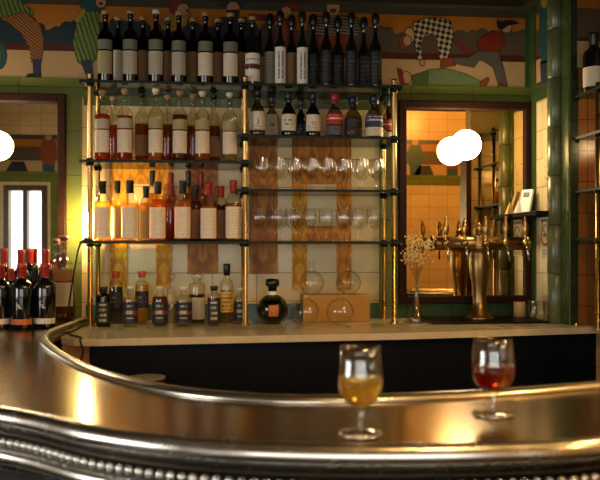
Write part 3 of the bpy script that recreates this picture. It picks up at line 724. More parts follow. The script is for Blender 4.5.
band = lambda m1, m2: [(.12, .43, 1.1, m1), (.45, .585, 1.1, m2)]

# ---- top shelf, left bay
G = 'spirit bottles on the top shelf'
for px, top, m, lab in ((105.5, 11, paperD, 'tall dark bottle with an olive-grey label, first on the top shelf above the left poles'),
      (130.5, 10.5, paperA, 'second tall grey-labelled bottle along the top shelf, counting from the ragged green dancer'),
      (156, 10, paperA, 'third tall grey-labelled bottle along the top shelf, counting from the ragged green dancer'),
      (179, 12, paperA, 'fourth tall grey-labelled bottle along the top shelf, below the painted scarlet-haired clown'),
      (205.5, 12.5, paperB, 'fifth tall cream-labelled bottle on the top shelf, between painted clown and bearded man'),
      (230.5, 13, paperB, 'sixth tall cream-labelled bottle on the top shelf, in front of the painted bearded man')):
    bottle('spirit_bottle', lab, G, px, top, 15.5, YB1, zt, 'spirit', thin('smoked_glass', '#3a4038', '#0c100e', .8), L_dark, .62, band(m, paperC), 'cork', cork if px != 156 else whitecap)
bottle('spirit_bottle', 'bottle with a white picture label, last on the top shelf before the middle pole', G, 252.5, 17, 14.5, YB1, zt, 'spirit', dark_glass, None, 0, [(.06, .46, 1.4, paperP)], 'cork', cork)
for px, top, m, lab in ((118, 17, paperB, 'rear bottle with a pale label strip, between the first two on the top shelf'),
      (143, 17, paperT, 'rear dark bottle between the second and third grey-labelled bottles on the top shelf'),
      (168, 18, paperT, 'rear bottle with a tan label between the third and fourth on the top shelf'),
      (193, 18, paperT, 'rear bottle with a tan label between the fourth and fifth on the top shelf'),
      (218, 19, paperT, 'rear bottle with a tan label between the fifth and sixth on the top shelf'),
      (241.5, 19, paperT, 'rear bottle with a tan label between the sixth and the picture-labelled bottle')):
    bottle('spirit_bottle', lab, G, px, top, 14.5, YB2, zt, 'spirit', thin('smoked_glass', '', ''), L_dark, .6, [(.085, .52, 1.3, m)], 'cork', cork)
# ---- top shelf, right bay: slim bottles with bulb stoppers
G = 'slim dark bottles on the top shelf'
for px, top, m, z1, Y, lab in ((280.3, 10.5, paperW, .53, YB1, 'slim bottle with a tall white label, nearer the middle pole, under the red-haired painted figure'),
      (302.3, 10.5, paperW, .53, YB1, 'slim bottle with a tall white label, farther from the middle pole, beside all-black slim bottles'),
      (270, 13.5, paperA, .52, YB2, 'slim rear bottle with a greyish label just behind the nearer white-labelled slim bottle'),
      (291.6, 15, paperT, .52, YB2, 'slim rear bottle with a brown label between the two white-labelled slim bottles'),
      (326.5, 11.5, paperK, .5, YB1, 'slim black front bottle with bulb stopper, first after the white labels'),
      (351.5, 12.5, paperK, .5, YB1, 'slim black front bottle with bulb stopper, middle of the three black front ones'),
      (375.5, 13.5, paperK, .5, YB1, 'slim black front bottle with bulb stopper, end of the top shelf by the checked tumbler'),
      (313.5, 14, paperK, .5, YB2, 'slim black rear bottle next to the farther white-labelled slim bottle'),
      (338, 16, paperK, .5, YB2, 'slim black rear bottle below the painted striped jacket'),
      (364, 17, paperK, .5, YB2, 'slim black rear bottle between the last two black front bottles')):
    bottle('slim_bottle', lab, G, px, top, 11 if m is not paperK else 12, Y, zt, 'slim', dark_glass, None, 0, [(.04, z1-.02, 1.35, m)], 'bulb', blackcap)
# ---- second shelf, left bay
G = 'rose and amber spirit bottles on the second shelf'
for px, top, Lq, lev, cm, lab in ((102.5, 90, L_red, .66, cork, 'full red spirit bottle with grey and cream labels, first on the second shelf'),
      (125, 89, L_red, .63, cork, 'red spirit bottle filled to the shoulder, second front bottle on the second shelf'),
      (156, 89, L_amber, .44, whitecap, 'amber spirit bottle with a clear shoulder, third front bottle on the second shelf'),
      (180, 91, L_brown, .66, cork, 'spirit bottle dark at its shoulder, fourth front bottle on the second shelf'),
      (202.5, 91, L_amber, .30, whitecap, 'nearly clear spirit bottle, fifth front bottle on the second shelf'),
      (229.7, 93, L_straw, .10, whitecap, 'empty clear bottle with a white stopper, last front bottle on the second shelf')):
    bottle('spirit_bottle', lab, G, px, top, 15.3, YB1, zl, 'spirit', flint, Lq, lev, band(paperB, paperA if px < 150 else paperD), 'cork', cm)
for px, top, Lq, lev, cm, lab in ((113.5, 97, L_redbrown, .57, cork, 'rear red-brown bottle between the first two front bottles on the second shelf'),
      (142, 92.5, L_redbrown, .56, blackcap, 'rear red-brown bottle with a black cap and brown label on the second shelf'),
      (168, 95, L_redbrown, .57, cork, 'rear red-brown bottle between the third and fourth front bottles on the second shelf'),
      (193, 95, L_redbrown, .55, cork, 'rear brown bottle between the dark-shouldered and the nearly clear front bottle'),
      (213.5, 95, L_redbrown, .55, blackcap, 'rear amber bottle next to the last clear bottle on the second shelf')):
    bottle('spirit_bottle', lab, G, px, top, 14.5, YB2, zl, 'spirit', flint, Lq, lev, [(.12, .40, 1.2, paperT)] if px in (142, 213.5) else [], 'cork', cm)
# ---- second shelf, right bay
G = 'whisky bottles above the stemmed glasses'
lightamber = thin('pale_whisky_glass', '#b9a888', '#3a3020')
def numb(o, txt, z, r, s):
    r = max(abs(v.co.x) for ch in o.children for v in ch.data.vertices)-.0008
    c = bpy.data.curves.new('label_number', 'FONT'); c.body = txt; c.size = s; c.align_x = 'CENTER'; c.align_y = 'CENTER'; c.extrude = .0002
    c.materials.append(pr('label_ink', '#1a1614', .6)); t = bpy.data.objects.new('label_number', c); COL.objects.link(t); t.parent = o; t.location = (0, -r-.0012, z); t.rotation_euler = (PI/2, 0, 0)
    bpy.context.view_layer.update(); me = bpy.data.meshes.new_from_object(t); bpy.data.objects.remove(t); t = link('label_number', me, o, (0, -r-.0012, z)); t.rotation_euler = (PI/2, 0, 0)
o = bottle('whisky_bottle', 'bottle with a white label marked 3, first by the middle pole above the glasses', G, 257.5, 89, 15.5, YB1, zr1, 'round', lightamber, L_straw, .34, [(.14, .52, 1.4, paperNum)], 'tall', blackcap); numb(o, '3', .065, .033, .03)
bottle('whisky_bottle', 'rear bottle with a small dark heart on its grey label', G, 272, 96, 15, YB2, zr1, 'round', lightamber, L_straw, .5, [(.12, .58, 1.3, paperH)], 'tall', blackcap)
bottle('whisky_bottle', 'black bottle with a slanted white label and dark wax, behind the white number labels', G, 288.7, 92.5, 15.5, YB1, zr1, 'round', wine_black, None, 0, [(.14, .50, 1.2, label('paper_script', '#cfc4ae', '#4a4438', 4, (.15, .85, .3, .7), .4, 9))], 'tall', blackcap)
bottle('whisky_bottle', 'rear bottle with a tall black neck between the two black white-labelled ones', G, 301, 99, 11, YB2, zr1, 'round', dark_glass, None, 0, [(.1, .4, 1.2, paperV)], 'tall', navycap)
o = bottle('whisky_bottle', 'black bottle with a white label marked 90', G, 313, 93, 15, YB1, zr1, 'round', wine_black, None, 0, [(.14, .50, 1.2, paperNum)], 'tall', blackcap); numb(o, '90', .06, .032, .024)
bottle('whisky_bottle', 'round-shouldered bottle with a red cap and red label', G, 334.7, 94, 17.5, YB1, zr1, 'round', lightamber, L_straw, .5, [(.30, .55, 1.4, paperR), (.06, .26, 1.4, paperS)], 'tall', redcap)
bottle('whisky_bottle', 'round-shouldered bottle with a dark band label and navy cap', G, 353, 97, 17.5, YB1, zr1, 'round', lightamber, L_straw, .5, [(.24, .46, 1.4, paperK), (.05, .2, 1.4, paperV)], 'tall', navycap)
bottle('whisky_bottle', 'round-shouldered bottle with a blue label above a cream one', G, 374, 96, 18, YB1, zr1, 'round', lightamber, L_straw, .5, [(.28, .54, 1.4, paperU), (.05, .25, 1.4, paperB)], 'tall', navycap)
bottle('whisky_bottle', 'rear bottle with a red and cream label and dark green cap beside the end pole', G, 386.5, 97, 13, YB2, zr1, 'round', lightamber, L_straw, .5, [(.26, .5, 1.3, paperR), (.05, .22, 1.3, paperB)], 'tall', greencap)
# ---- third shelf, left bay
G = 'amber bottles on the middle shelf'
lb = lambda m, z1=.56: [(.045, z1, 1.12, m)]
for px, top, w, Y, Lq, lev, m, cm, lab in (
    (102.5, 181, 17.5, YB1, L_gold, .66, paperB, blackcap, 'golden bottle glowing beside the tube lamp, first on the middle shelf'),
    (130, 180.5, 17.5, YB1, L_gold, .62, paperB, blackcap, 'golden bottle with a black cap, second front bottle on the middle shelf'),
    (157.7, 182, 17, YB1, L_amber, .70, paperB, blackcap, 'amber bottle with a black cap, third front bottle on the middle shelf'),
    (182.7, 181, 17, YB1, L_amber, .68, paperB, blackcap, 'amber bottle with a black cap, fourth front bottle on the middle shelf'),
    (208.5, 182.5, 17, YB1, L_amber, .60, paperB, redcap, 'amber bottle with a red capsule, one before the last front bottle on the middle shelf'),
    (233.5, 180.5, 17, YB1, L_amber, .62, paperB, redcap, 'red-capsuled bottle by the middle pole, last front bottle on the middle shelf'),
    (117.5, 181, 14, YB2, L_gold, .60, paperD, blackcap, 'rear golden bottle between the first two front bottles on the middle shelf'),
    (146, 186, 15, YB2-.012, L_gold, .70, paperD, blackcap, 'rear yellow bottle with a black cap between the second and third front bottles'),
    (170.5, 184, 15, YB2, L_redbrown, .7, None, redcap, 'rear bottle with a round amber-red body under a red capsule on the middle shelf'),
    (195.5, 185.5, 15.5, YB2, L_brown, .72, paperT, blackcap, 'rear dark amber bottle with black cap and tan label on the middle shelf'),
    (221, 186, 14.5, YB2, L_dark, .66, paperT, redcap, 'rear dark bottle with a red capsule between the last two front bottles')):
    bottle('wine_bottle', lab, G, px, top, w, Y, zc, 'burgundy', flint, Lq, lev, lb(m) if m else [], 'capsule', cm)
for px, top, w, Lq, cm, lab in ((152.3, 171, 12, L_gold, blackcap, 'tall rear bottle with a black capsule standing above the third front bottle'),
    (171, 173, 12, L_red, redcap, 'tall rear bottle with a red capsule behind the round amber-red one'),
    (188.3, 171, 12, L_amber, blackcap, 'tall rear bottle with a black capsule behind the fourth front bottle'),
    (201, 172, 12, L_amber, redcap, 'tall rear bottle with a red capsule before the red-capped front pair')):
    bottle('wine_bottle', lab, G, px, top, w, -.05, zc, 'burgundy', flint, Lq, .68, [], 'capsule', cm)
# ---- back counter, left bay
G = 'small bottles on the back counter'
YC1, YC2 = -.30, -.16
blk = lambda m: [(.10, .62, 1.4, m)]
bottle('small_bottle', 'small dark square bottle with white block lettering, beside the left poles', G, 103.5, 286.5, 13.8, YC1, ZC, 'square', thin('brown_glass', '#6a3c1c', '#1c0e06', .7), L_dark, .7, blk(paperX), 'wide', blackcap)
bottle('small_bottle', 'tall dark purple bottle with a red-orange stopper', G, 116, 271.5, 13.5, YC2, ZC, 'square', flint, L_purple, .7, [(.3, .62, 1.35, paperV)], 'wide', orangecap)
bottle('small_bottle', 'small gold bottle with a black label, in front of the orange-stoppered bottles', G, 130.5, 286.5, 14.5, YC1-.005, ZC, 'short', flint, L_straw, .72, blk(paperN), 'cork', whitecap)
bottle('small_bottle', 'tall gold bottle with a dark label and an orange stopper', G, 142, 271.5, 13, YC2, ZC, 'square', flint, L_gold, .74, [(.3, .62, 1.35, paperV)], 'wide', orangecap)
bottle('small_bottle', 'small brown-filled bottle with a black label', G, 160, 286, 15, YC1-.005, ZC, 'short', flint, L_brown, .74, blk(paperN), 'cork', whitecap)
bottle('decanter', 'slender clear cut decanter with a glass stopper behind the small bottles', None, 171.3, 274, 10.5, YC2, ZC, 'decanter', clear, L_straw, .4, [], 'stopper', clear, cat='decanter')
bottle('small_bottle', 'small empty clear bottle with a black label', G, 184, 287, 15.5, YC1-.005, ZC, 'short', flint, L_straw, .2, blk(paperN), 'cork', whitecap)
bottle('small_bottle', 'square bottle with a glass stopper and a framed cream label', G, 197, 274, 16.5, YC2, ZC, 'square', flint, L_brown, .58, [(.08, .52, 1.2, paperA)], 'stopper', clear)
bottle('small_bottle', 'small brown square bottle with white block lettering and a flat dark cap', G, 214, 286, 13, YC1, ZC, 'square', flint, L_brown, .7, [(.12, .66, 1.3, paperX)], 'wide', blackcap)
bottle('small_bottle', 'tall clear bottle with a yellow label and a black cap', G, 226.8, 263.5, 13, YC2, ZC, 'bordeaux', flint, L_straw, .55, [(.18, .52, 1.35, paperY)], 'tall', blackcap)
bottle('small_bottle', 'small clear bottle with a black label half behind the middle pole', G, 240, 288, 11.5, YC1+.07, ZC, 'short', flint, L_straw, .3, blk(paperN), 'cork', whitecap)
# round flattened bottle
def sphere_prof(r, h, neck_r, lip, zc_, zn):
    q = [(0, .004), (r*.42, 0), (r*.5, .002)]
    n = 14; a0 = math.asin(-min(.93, zc_/r-.0001) if zc_ < r else -.93); a1 = math.acos(neck_r/r)
    q += [(r*math.cos(a0+(a1-a0)*i/n), zc_+r*math.sin(a0+(a1-a0)*i/n)) for i in range(n+1)]
    return q+[(neck_r, zn), (neck_r, h-.004), (lip, h-.003), (lip, h), (neck_r*.8, h)]
def globe_bottle(name, lab, cat, grp, px, top, wpx, Y, Z, glass, neck, py_neck=None):
    p = onY(px, 240, Y); h = onY(px, top, Y).z-Z; r = wpx/2*dep(px, Y)/F
    o = empty(name, (p.x, Y, Z+.0003)); tag(o, lab, cat, grp)
    P = sphere_prof(r, h, neck*r, neck*r*1.15, r*.92, r*1.95)
    o2 = link('glass_body', lathe_mesh('glass_body', P, glass, 36), o)
    return o, r, h
o, r, h = globe_bottle('round_bottle', 'dark green round-bellied bottle with an orange label and black stopper', 'bottle', None, 272.5, 287, 31, -.24, ZC, thin('olive_glass', '#8a9a5a', '#2c3814', 1.0), .28)
q = [(0, .01)]+[(r*.83*math.cos(a), r*.90+r*.83*math.sin(a)) for a in [-1.15+i*.2 for i in range(11)]]; q.append((0, q[-1][1]))
link('liquid', lathe_mesh('liquid', q, thin('dark_spirit', '#2a2c14', '#0c0e04', .3, .25, '#14160c'), 28), o)
link('stopper', lathe_mesh('stopper', [(0,h-.03),(.24*r,h-.03),(.24*r,h+.001),(.42*r,h+.004),(.46*r,h+.018),(.40*r,h+.034),(0,h+.037)], blackcap), o)
link('neck_band', lathe_mesh('neck_band', [(.30*r,h-.045),(.32*r,h-.043),(.32*r,h-.02),(.30*r,h-.018)], whitecap), o)
lv = B(); n = 7; vv = []; ff = []; uvs = []
for i in range(n):
    for j in range(n):
        a = -PI/2+(i/(n-1)-.5)*.62; e = (j/(n-1)-.5)*.72-.02; R = r+.0007
        vv.append((R*math.cos(e)*math.cos(a), R*math.cos(e)*math.sin(a), r*.92+R*math.sin(e))); uvs.append((i/(n-1), j/(n-1)))
for i in range(n-1):
    for j in range(n-1): ff.append((i*n+j, (i+1)*n+j, (i+1)*n+j+1, i*n+j+1))
mk('paper_label', vv, ff, paperO, o, True, uvs)
# round flasks and their wooden box
pa, pb_ = onY(303, 296, -.19), onY(370, 321, -.19)
bx = tag(bevel(B().box((-(pb_.x-pa.x)/2, -.055, 0), ((pb_.x-pa.x)/2, .055, onY(330, 295, -.19).z-ZC)).build('wooden_box', pr('orange_box_wood', '#a8741c', .5, noise=.35, nscale=9), None, ((pa.x+pb_.x)/2, -.135, ZC+.0003)), .003), 'low orange wooden box behind the round glass flasks', 'box')
zbox = onY(330, 295, -.19).z+.0008
G = 'round glass flasks'
globe_bottle('round_flask', 'clear round flask in front of the orange box, next to the dark green bottle', 'flask', G, 305.5, 286.5, 27.5, -.30, ZC, clear, .22)
globe_bottle('round_flask', 'clear round flask in front of the orange box, farther from the dark green bottle', 'flask', G, 340, 286.5, 27.5, -.30, ZC, clear, .22)
globe_bottle('round_flask', 'clear round flask standing on the orange box, nearer the dark green bottle', 'flask', G, 311.5, 260.5, 25, -.135, zbox, clear, .24)
globe_bottle('round_flask', 'clear round flask standing on the orange box, nearer the end poles', 'flask', G, 348.5, 260.5, 25, -.135, zbox, clear, .24)

# ================================================================== GLASSES
def glass_mesh(name, h, r, m, n=28):
    P = [(0,.0),(.92,0),(.98,.012),(.9,.03),(.4,.05),(.15,.075),(.125,.12),(.125,.19),(.17,.25),(.42,.30),(.72,.375),(.92,.475),(1,.585),(.985,.68),(.93,.83),(.86,1.0),(.835,1.0),(.905,.83),(.955,.68),(.965,.585),(.88,.485),(.68,.39),(.36,.32),(0,.30)]
    return lathe_mesh(name, [(a*r, b_*h) for a, b_ in P], m, n)
def small_glass_mesh(h, r):
    P = [(0,0),(.75,0),(.8,.015),(.4,.03),(.1,.06),(.075,.30),(.14,.36),(.55,.43),(.88,.54),(1,.68),(.96,.82),(.84,1.0)]
    return lathe_mesh('stemmed_glass', [(a*r, b_*h) for a, b_ in P], clear2, 24)
ordn = ['first', 'second', 'third', 'fourth', 'fifth', 'sixth', 'seventh', 'eighth']
for Z, nm, top, fx_, bxs in ((zr2, 'upper', 158.5, [262, 278.5, 294.5, 310.5, 326.5, 342.5, 359, 375.5], [266, 282, 297.5, 313.5, 329.5, 346, 362.5, 378]),
                       (zc, 'lower', 208.5, [258.5, 275.5, 292, 309, 326, 342.5, 357, 373], [264, 280.5, 297, 313, 329.5, 346, 361, 376])):
    for row, Y, xs in (('front', -.235, fx_), ('rear', -.12, bxs)):
        g0 = None; h = onY(310, top, Y).z-Z; r = 7.4*dep(310, Y)/F
        for i, px in enumerate(xs):
            if g0 is None: g0 = mk_o = link('stemmed_glass', small_glass_mesh(h, r))
            else: mk_o = g0.copy(); COL.objects.link(mk_o)
            mk_o.location = (onY(px, 0, Y).x, Y+random.uniform(-.004, .004), Z+.0003); mk_o.rotation_euler = (0, 0, random.uniform(0, 6))
            tag(mk_o, '%s stemmed glass from the middle pole in the %s row on the %s glass shelf' % (ordn[i], row, nm), 'glass', 'stemmed glasses on the glass shelves')
# the two served glasses on the bar
def served(px, base_py, top_py, wpx, lab, liq, lev):
    p = onZ(px, base_py, ZB); d = (H-ZB)*F/(base_py-HY); h = (base_py-top_py)/F*d; r = wpx/2*d/F
    o = empty('wine_glass', (p.x, p.y, ZB+.0004)); tag(o, lab, 'glass')
    GP = [(.17,.25),(.42,.30),(.72,.375),(.92,.475),(1,.585),(.985,.68),(.93,.83),(.86,1.0),(.835,1.0),(.905,.83),(.955,.68),(.965,.585),(.88,.485),(.68,.39),(.36,.32),(0,.30)]
    FP = [(0,0),(.92,0),(.98,.012),(.9,.035),(.4,.055),(.15,.08),(.125,.12),(.125,.19),(.169,.249)]
    link('bowl', lathe_mesh('bowl', [(a*r, b_*h) for a, b_ in GP], clear2, 40), o)
    link('stem_and_foot', lathe_mesh('stem_and_foot', [(a*r, b_*h) for a, b_ in FP], thin('thick_glass', '#efece2', '#8a8270', 3.2, rough=.06), 40), o)
    P = [(.0,.308),(.34,.325),(.66,.395),(.86,.488),(.94,.585)]
    P = [(a, b_) for a, b_ in P if b_ < lev-.01]
    e = .94 if lev > .58 else .9
    P += [(e, lev), (0, lev)]
    link('wine', lathe_mesh('wine', [(a*r, b_*h) for a, b_ in P], liq, 40), o)
def wine(name, c, bc, k=.28):
    g = N(name); b = g.n('ShaderNodeBsdfPrincipled', Roughness=.02, IOR=1.33); b.inputs['Base Color'].default_value = lin(c); b.inputs['Transmission Weight'].default_value = 1
    d = g.n('ShaderNodeBsdfTranslucent', Color=lin(bc)); m = g.n('ShaderNodeMixShader', Fac=k); g.l(b.outputs[0], m.inputs[1]); g.l(d.outputs[0], m.inputs[2]); return g.end(m.outputs[0])
white_wine = wine('white_wine', '#ffe676', '#ffd84a')
red_wine = wine('red_wine', '#b4140a', '#b00e08', .3)
served(360.5, 434.5, 346, 46, 'stemmed glass of golden white wine standing on the bar', white_wine, .645)
served(493, 415, 338.5, 43.5, 'stemmed glass of red wine standing on the bar', red_wine, .64)

# ================================================================== BOTTLES AT THE END OF THE BAR
G = 'red-capped bottles at the end of the bar'
lab_o = [(.07, .155, 1.3, paperO)]; lab_w = [(.07, .155, 1.3, label('paper_plain_cream', '#cdbfae', '#8a7c6c', 2, (.1, .9, .2, .8), .4, 10))]
for px, base, top, w, ls, cm, lab in ((0, 328, 264, 21, lab_w, redcap, 'black bottle with a red cap cut by the edge of the photo, first in front'),
      (22, 328.5, 264.5, 21.5, lab_o, redcap, 'black red-capped front bottle with an orange strip label'),
      (45, 327.5, 264, 21, lab_w, redcap, 'black red-capped front bottle with a cream strip label'),
      (11, 325, 268, 14, [], redcap, 'black red-capped bottle in the middle row, beside the frame edge'),
      (35, 325, 267.5, 14, [], blackcap, 'black bottle with a dark cap between the two labelled front bottles'),
      (4, 321.5, 248, 15.5, [], redcap, 'tall rear red-capped bottle nearest the edge of the photo'),
      (21, 321.5, 249, 15.5, [], redcap, 'tall rear red-capped bottle behind the orange strip label'),
      (30, 317.6, 248.5, 15.5, [], redcap, 'tall rear red-capped bottle behind the dark-capped one'),
      (45.5, 321.2, 249, 15.5, [], redcap, 'tall rear red-capped bottle behind the cream strip label')):
    p = onZ(px, base, ZB)
    o = bottle('dark_bottle', lab, G, px, top, w, p.y, ZB, 'bordeaux', wine_black, None, 0, ls, 'capsule', cm)
    if ls:
        d = dep(px, p.y); r = w/2*d/F; 
        e = B(); e.box((-.003, -.0006, 0), (.003, .0006, .016)).box((-.003, -.0006, 0), (.010, .0006, .003)).box((-.008, -.0006, .013), (.003, .0006, .016))
        e.build('emblem', white, o, (0, -r-.0012, .078))
p = onZ(63, 319, ZB)
bottle('spirit_bottle', 'tall clear bottle of brown spirit beside the left poles at the end of the bar', None, 64, 235.5, 22, p.y, ZB, 'spirit', clear, L_brown, .46, [(.16, .44, 1.1, paperA), (.47, .60, 1.1, paperT)], 'cork', pr('brown_stopper', '#5a3018', .5))
p = onZ(58, 317, ZB)
bottle('spirit_bottle', 'clear spirit bottle just behind the tall clear one at the end of the bar', None, 57, 238.5, 19, -.06, ZB, 'spirit', clear, L_redbrown, .5, [], 'cork', pr('brown_stopper', '', .5))

# ================================================================== BEER TAP
tp = onY(479.5, 320, -.17); tap = empty('beer_tap', (tp.x, -.17, ZC+.0075)); tag(tap, 'brass beer tap column with five levers in front of the golden mirror', 'beer tap')
k = dep(479.5, -.17)/F
hy = lambda py: onY(479.5, py, -.17).z-ZC-.0075
colp = [(14,319.5),(14,317),(12,315.5),(11.5,313),(8,309),(6.8,300),(6.8,292),(8.2,282),(9.8,272),(10.4,262),(9.8,255),(8.6,250),(10.2,249.5),(10.2,246.5),(8.5,246),(8.5,238),(7,237.5),(7,236),(4.5,235),(4.5,232),(5.5,231),(4.2,228),(1.6,226.5),(2,225),(0,222)]
B().lathe([(0, hy(319.6))]+[(a*k, hy(b_)) for a, b_ in colp], 32).build('column', brass_old, tap)
ztb = hy(243.5)
xl, xr_ = onY(431, 0, -.17).x-tp.x, onY(528, 0, -.17).x-tp.x
B().tube([(xl, 0, ztb), (xr_, 0, ztb)], 6.6*k, 20).tube([(xl-.004, 0, ztb), (xl+.012, 0, ztb)], 7.6*k, 20).tube([(xr_-.012, 0, ztb), (xr_+.004, 0, ztb)], 7.6*k, 20).build('cross_pipe', brass_old, tap)
for px in (445.5, 464.5, 485.5, 505.5, 525):
    x = onY(px, 0, -.22).x-tp.x
    fb = B(); fb.tube([(x, -.02, ztb), (x, -.062, ztb)], [.013, .012], 14); fb.sphere((x, -.055, ztb+.002), .0165, 0, 14, 10)
    fa = fb.build('tap_body', brass, tap)
    B().lathe([(.008,.012),(.010,.022),(.007,.028),(.010,.042),(.0145,.062),(.0135,.080),(.007,.104),(.0055,.112),(.006,.118),(0,.124)], 14, 0, (x, -.055, ztb)).build('lever', brass, fa)
    B().tube([(x, -.056, ztb-.008), (x+.003, -.075, ztb-.03), (x+.006, -.082, ztb-.078)], [.0065, .006, .0045], 10).build('spout', pr('steel', '#c9c2b4', .2, 1.0), fa)
dt = onZ(431, 326, ZC); dt2 = onZ(549, 319, ZC)
tr_ = empty('drip_tray', (tp.x, -.2, ZC)); tag(tr_, 'dark slotted drip tray under the beer tap', 'drip tray')
x0, x1 = dt.x-tp.x+.02, min(onZ(548, 322, ZC).x, RX-.05)-tp.x
b = B(); b.box((x0, -.145, .0004), (x1, .165, .005)); b.box((x0, -.145, .005), (x1, -.139, .009)); b.box((x0, .159, .005), (x1, .165, .009)); b.box((x0, -.139, .005), (x0+.006, .159, .009)); b.box((x1-.006, -.139, .005), (x1, .159, .009))
b.build('tray', pr('dark_steel', '#2a2620', .3, .9), tr_)
b = B(); y = -.13
while y < .155:
    if abs(y-.03) > .0: b.box((x0+.01, y, .0052), (x1-.01, y+.006, .0068))
    y += .014
b.build('grille', pr('dark_steel', '', .3), tr_)

# ================================================================== VASE OF DRIED FLOWERS
vp = onY(416.5, 0, -.25); va = empty('flower_vase', (vp.x, -.25, ZC+.0003)); tag(va, 'narrow clear glass vase beside the end pole, holding dried flowers', 'vase')
kv = dep(417, -.25)/F; vz = lambda py: onY(417, py, -.25).z-ZC
vh = vz(283)
link('glass_body', lathe_mesh('glass_body', [(0,.004),(9*kv,0),(9.4*kv,.006),(8.6*kv,.025),(6*kv,.06),(3.6*kv,.085),(2.5*kv,.11),(2.3*kv,vh*.85),(2.9*kv,vh),(2.4*kv,vh)], clear, 28), va)
link('water', lathe_mesh('water', [(0,.006),(8.4*kv,.006),(8.0*kv,.022),(5.4*kv,.056),(4.2*kv,.072),(0,.072)], thin('vase_water', '#efe2c4', '#8a7448', .4), 24), va)
df = empty('dried_flowers', (vp.x, -.25, ZC+.012)); tag(df, 'bunch of dried straw-coloured flowers standing in the narrow vase', 'dried flowers')
rnd = random.Random(11); sb = B(); fb = B()
for i in range(26):
    ex, ez = rnd.gauss(0, .036), vz(rnd.uniform(240, 262)); ey = rnd.gauss(0, .028)
    ex = max(-.048, min(.062, ex)); ey = max(-.05, min(.03, ey))
    neck = (rnd.uniform(-.006, .006), rnd.uniform(-.006, .006), vh-.012)
    sb.tube([(rnd.uniform(-.015, .015), rnd.uniform(-.015, .015), .004), neck, (ex*.55, ey*.55, (vh+ez)/2), (ex, ey, ez-.012)], .0009, 5)
    for j in range(13):
        fb.sphere((ex+rnd.gauss(0, .011), ey+rnd.gauss(0, .011), ez-.012+rnd.gauss(0, .013)), rnd.uniform(.0022, .005), 0, 6, 4)
sb.build('stems', pr('dry_stem', '#8a6a34', .7), df); fb.build('blossoms', pr('dry_blossom', '#d8bc7c', .8), df)

# ================================================================== SIDE WALL
def side(px, py, X): return onX(px, py, X)
c0, c1_ = side(541, 240, RX), side(551.5, 240, RX)
zt_, zb_ = side(546, 217, RX).z, side(546, 257, RX).z
yc_, w2 = (c0.y+c1_.y)/2, abs(c0.y-c1_.y)/2
sg = empty('no_smoking_sign', (RX-.001, yc_, (zt_+zb_)/2)); tag(sg, 'white no-smoking sign with a red ring on the corner wall', 'sign')
hh = (zt_-zb_)/2
B().box((-.003, -w2, -hh), (0, w2, hh)).build('plate', pr('sign_white', '#cfc6ae', .4), sg)
R0 = w2*.86; zc0 = hh*.1; n = 32
def onplate(pts, t): return [(-.003-t, -y, z+zc0) for y, z in pts]
v = onplate([(R0*math.cos(2*PI*i/n), R0*math.sin(2*PI*i/n)) for i in range(n)]+[(R0*.78*math.cos(2*PI*i/n), R0*.78*math.sin(2*PI*i/n)) for i in range(n)], .0006)
f = [(i, (i+1) % n, n+(i+1) % n, n+i) for i in range(n)]
bar_ = onplate([(-.62*R0, .5*R0), (-.5*R0, .62*R0), (.62*R0, -.5*R0), (.5*R0, -.62*R0)], .0008); o_ = len(v); v += bar_; f.append((o_, o_+1, o_+2, o_+3))
mk('prohibition_ring', v, f, pr('sign_red', '#a81a14', .4), sg)
cg = B(); cg.add(onplate([(-.55*R0, -.1*R0), (.35*R0, -.1*R0), (.35*R0, .1*R0), (-.55*R0, .1*R0)], .0004), [(0, 1, 2, 3)]); cg.add(onplate([(.40*R0, -.1*R0), (.55*R0, -.1*R0), (.55*R0, .1*R0), (.40*R0, .1*R0)], .0004), [(0, 1, 2, 3)])
cg.add(onplate([(.42*R0, .15*R0), (.48*R0, .15*R0), (.60*R0, .42*R0), (.52*R0, .42*R0)], .0004), [(0, 1, 2, 3)]); cg.build('cigarette_symbol', c_ink, sg)
v = [(-.0034, w2*.85, -hh*.92), (-.0034, -w2*.85, -hh*.92), (-.0034, -w2*.85, -hh*.62), (-.0034, w2*.85, -hh*.62)]
mk('small_print', v, [(0, 1, 2, 3)], label('sign_small_print', '#cfc6ae', '#4a463c', 3, (.05, .95, .05, .95), .5, 14), sg, uv=[(0, 0), (1, 0), (1, 1), (0, 1)])
v = [(-.0034, w2*.9, hh*.74), (-.0034, -w2*.9, hh*.74), (-.0034, -w2*.9, hh*.92), (-.0034, w2*.9, hh*.92)]
mk('heading', v, [(0, 1, 2, 3)], label('sign_heading', '#a8b0ac', '#4a5a68', 1, (.05, .95, .0, 1), .6, 14), sg, uv=[(0, 0), (1, 0), (1, 1), (0, 1)])
# narrow dark shelf on the side wall with a card stand
s0, s1 = side(531, 216, RX-.09), side(553, 208, RX)
zs = side(545, 210.5, RX-.07).z
ys0 = yAt(559); 
ws = tag(bevel(B().box((-.105, ys0, -.022), (-.001, -.036, 0)).build('wall_ledge', pr('black_wood', '#0e0a09', .7, spec=.15), None, (RX-.0, 0, zs)), .004), 'narrow dark wooden ledge on the corner wall above the no-smoking sign', 'shelf')
cp = onX(533, 200, RX-.085)
cs = empty('card_stand', (RX-.07, yAt(541)+.03, zs+.0005)); tag(cs, 'white upright device with a small black screen leaning on the dark ledge', 'card stand')
b = B(); L_ = .115; dx = .045; dy = .0
def slabv(w, t, h, lean): # leaning slab facing the room (-x,-y)
    pass
bm_o = B().box((-.004, -.030, .002), (.010, .030, .115)).build('body', white, cs); bm_o.rotation_euler = (0, .28, 0); bevel(bm_o, .003)
sc_ = B().box((-.006, -.016, .076), (-.0038, .016, .100)).build('screen', c_ink, bm_o)
cs.rotation_euler = (0, 0, .62)
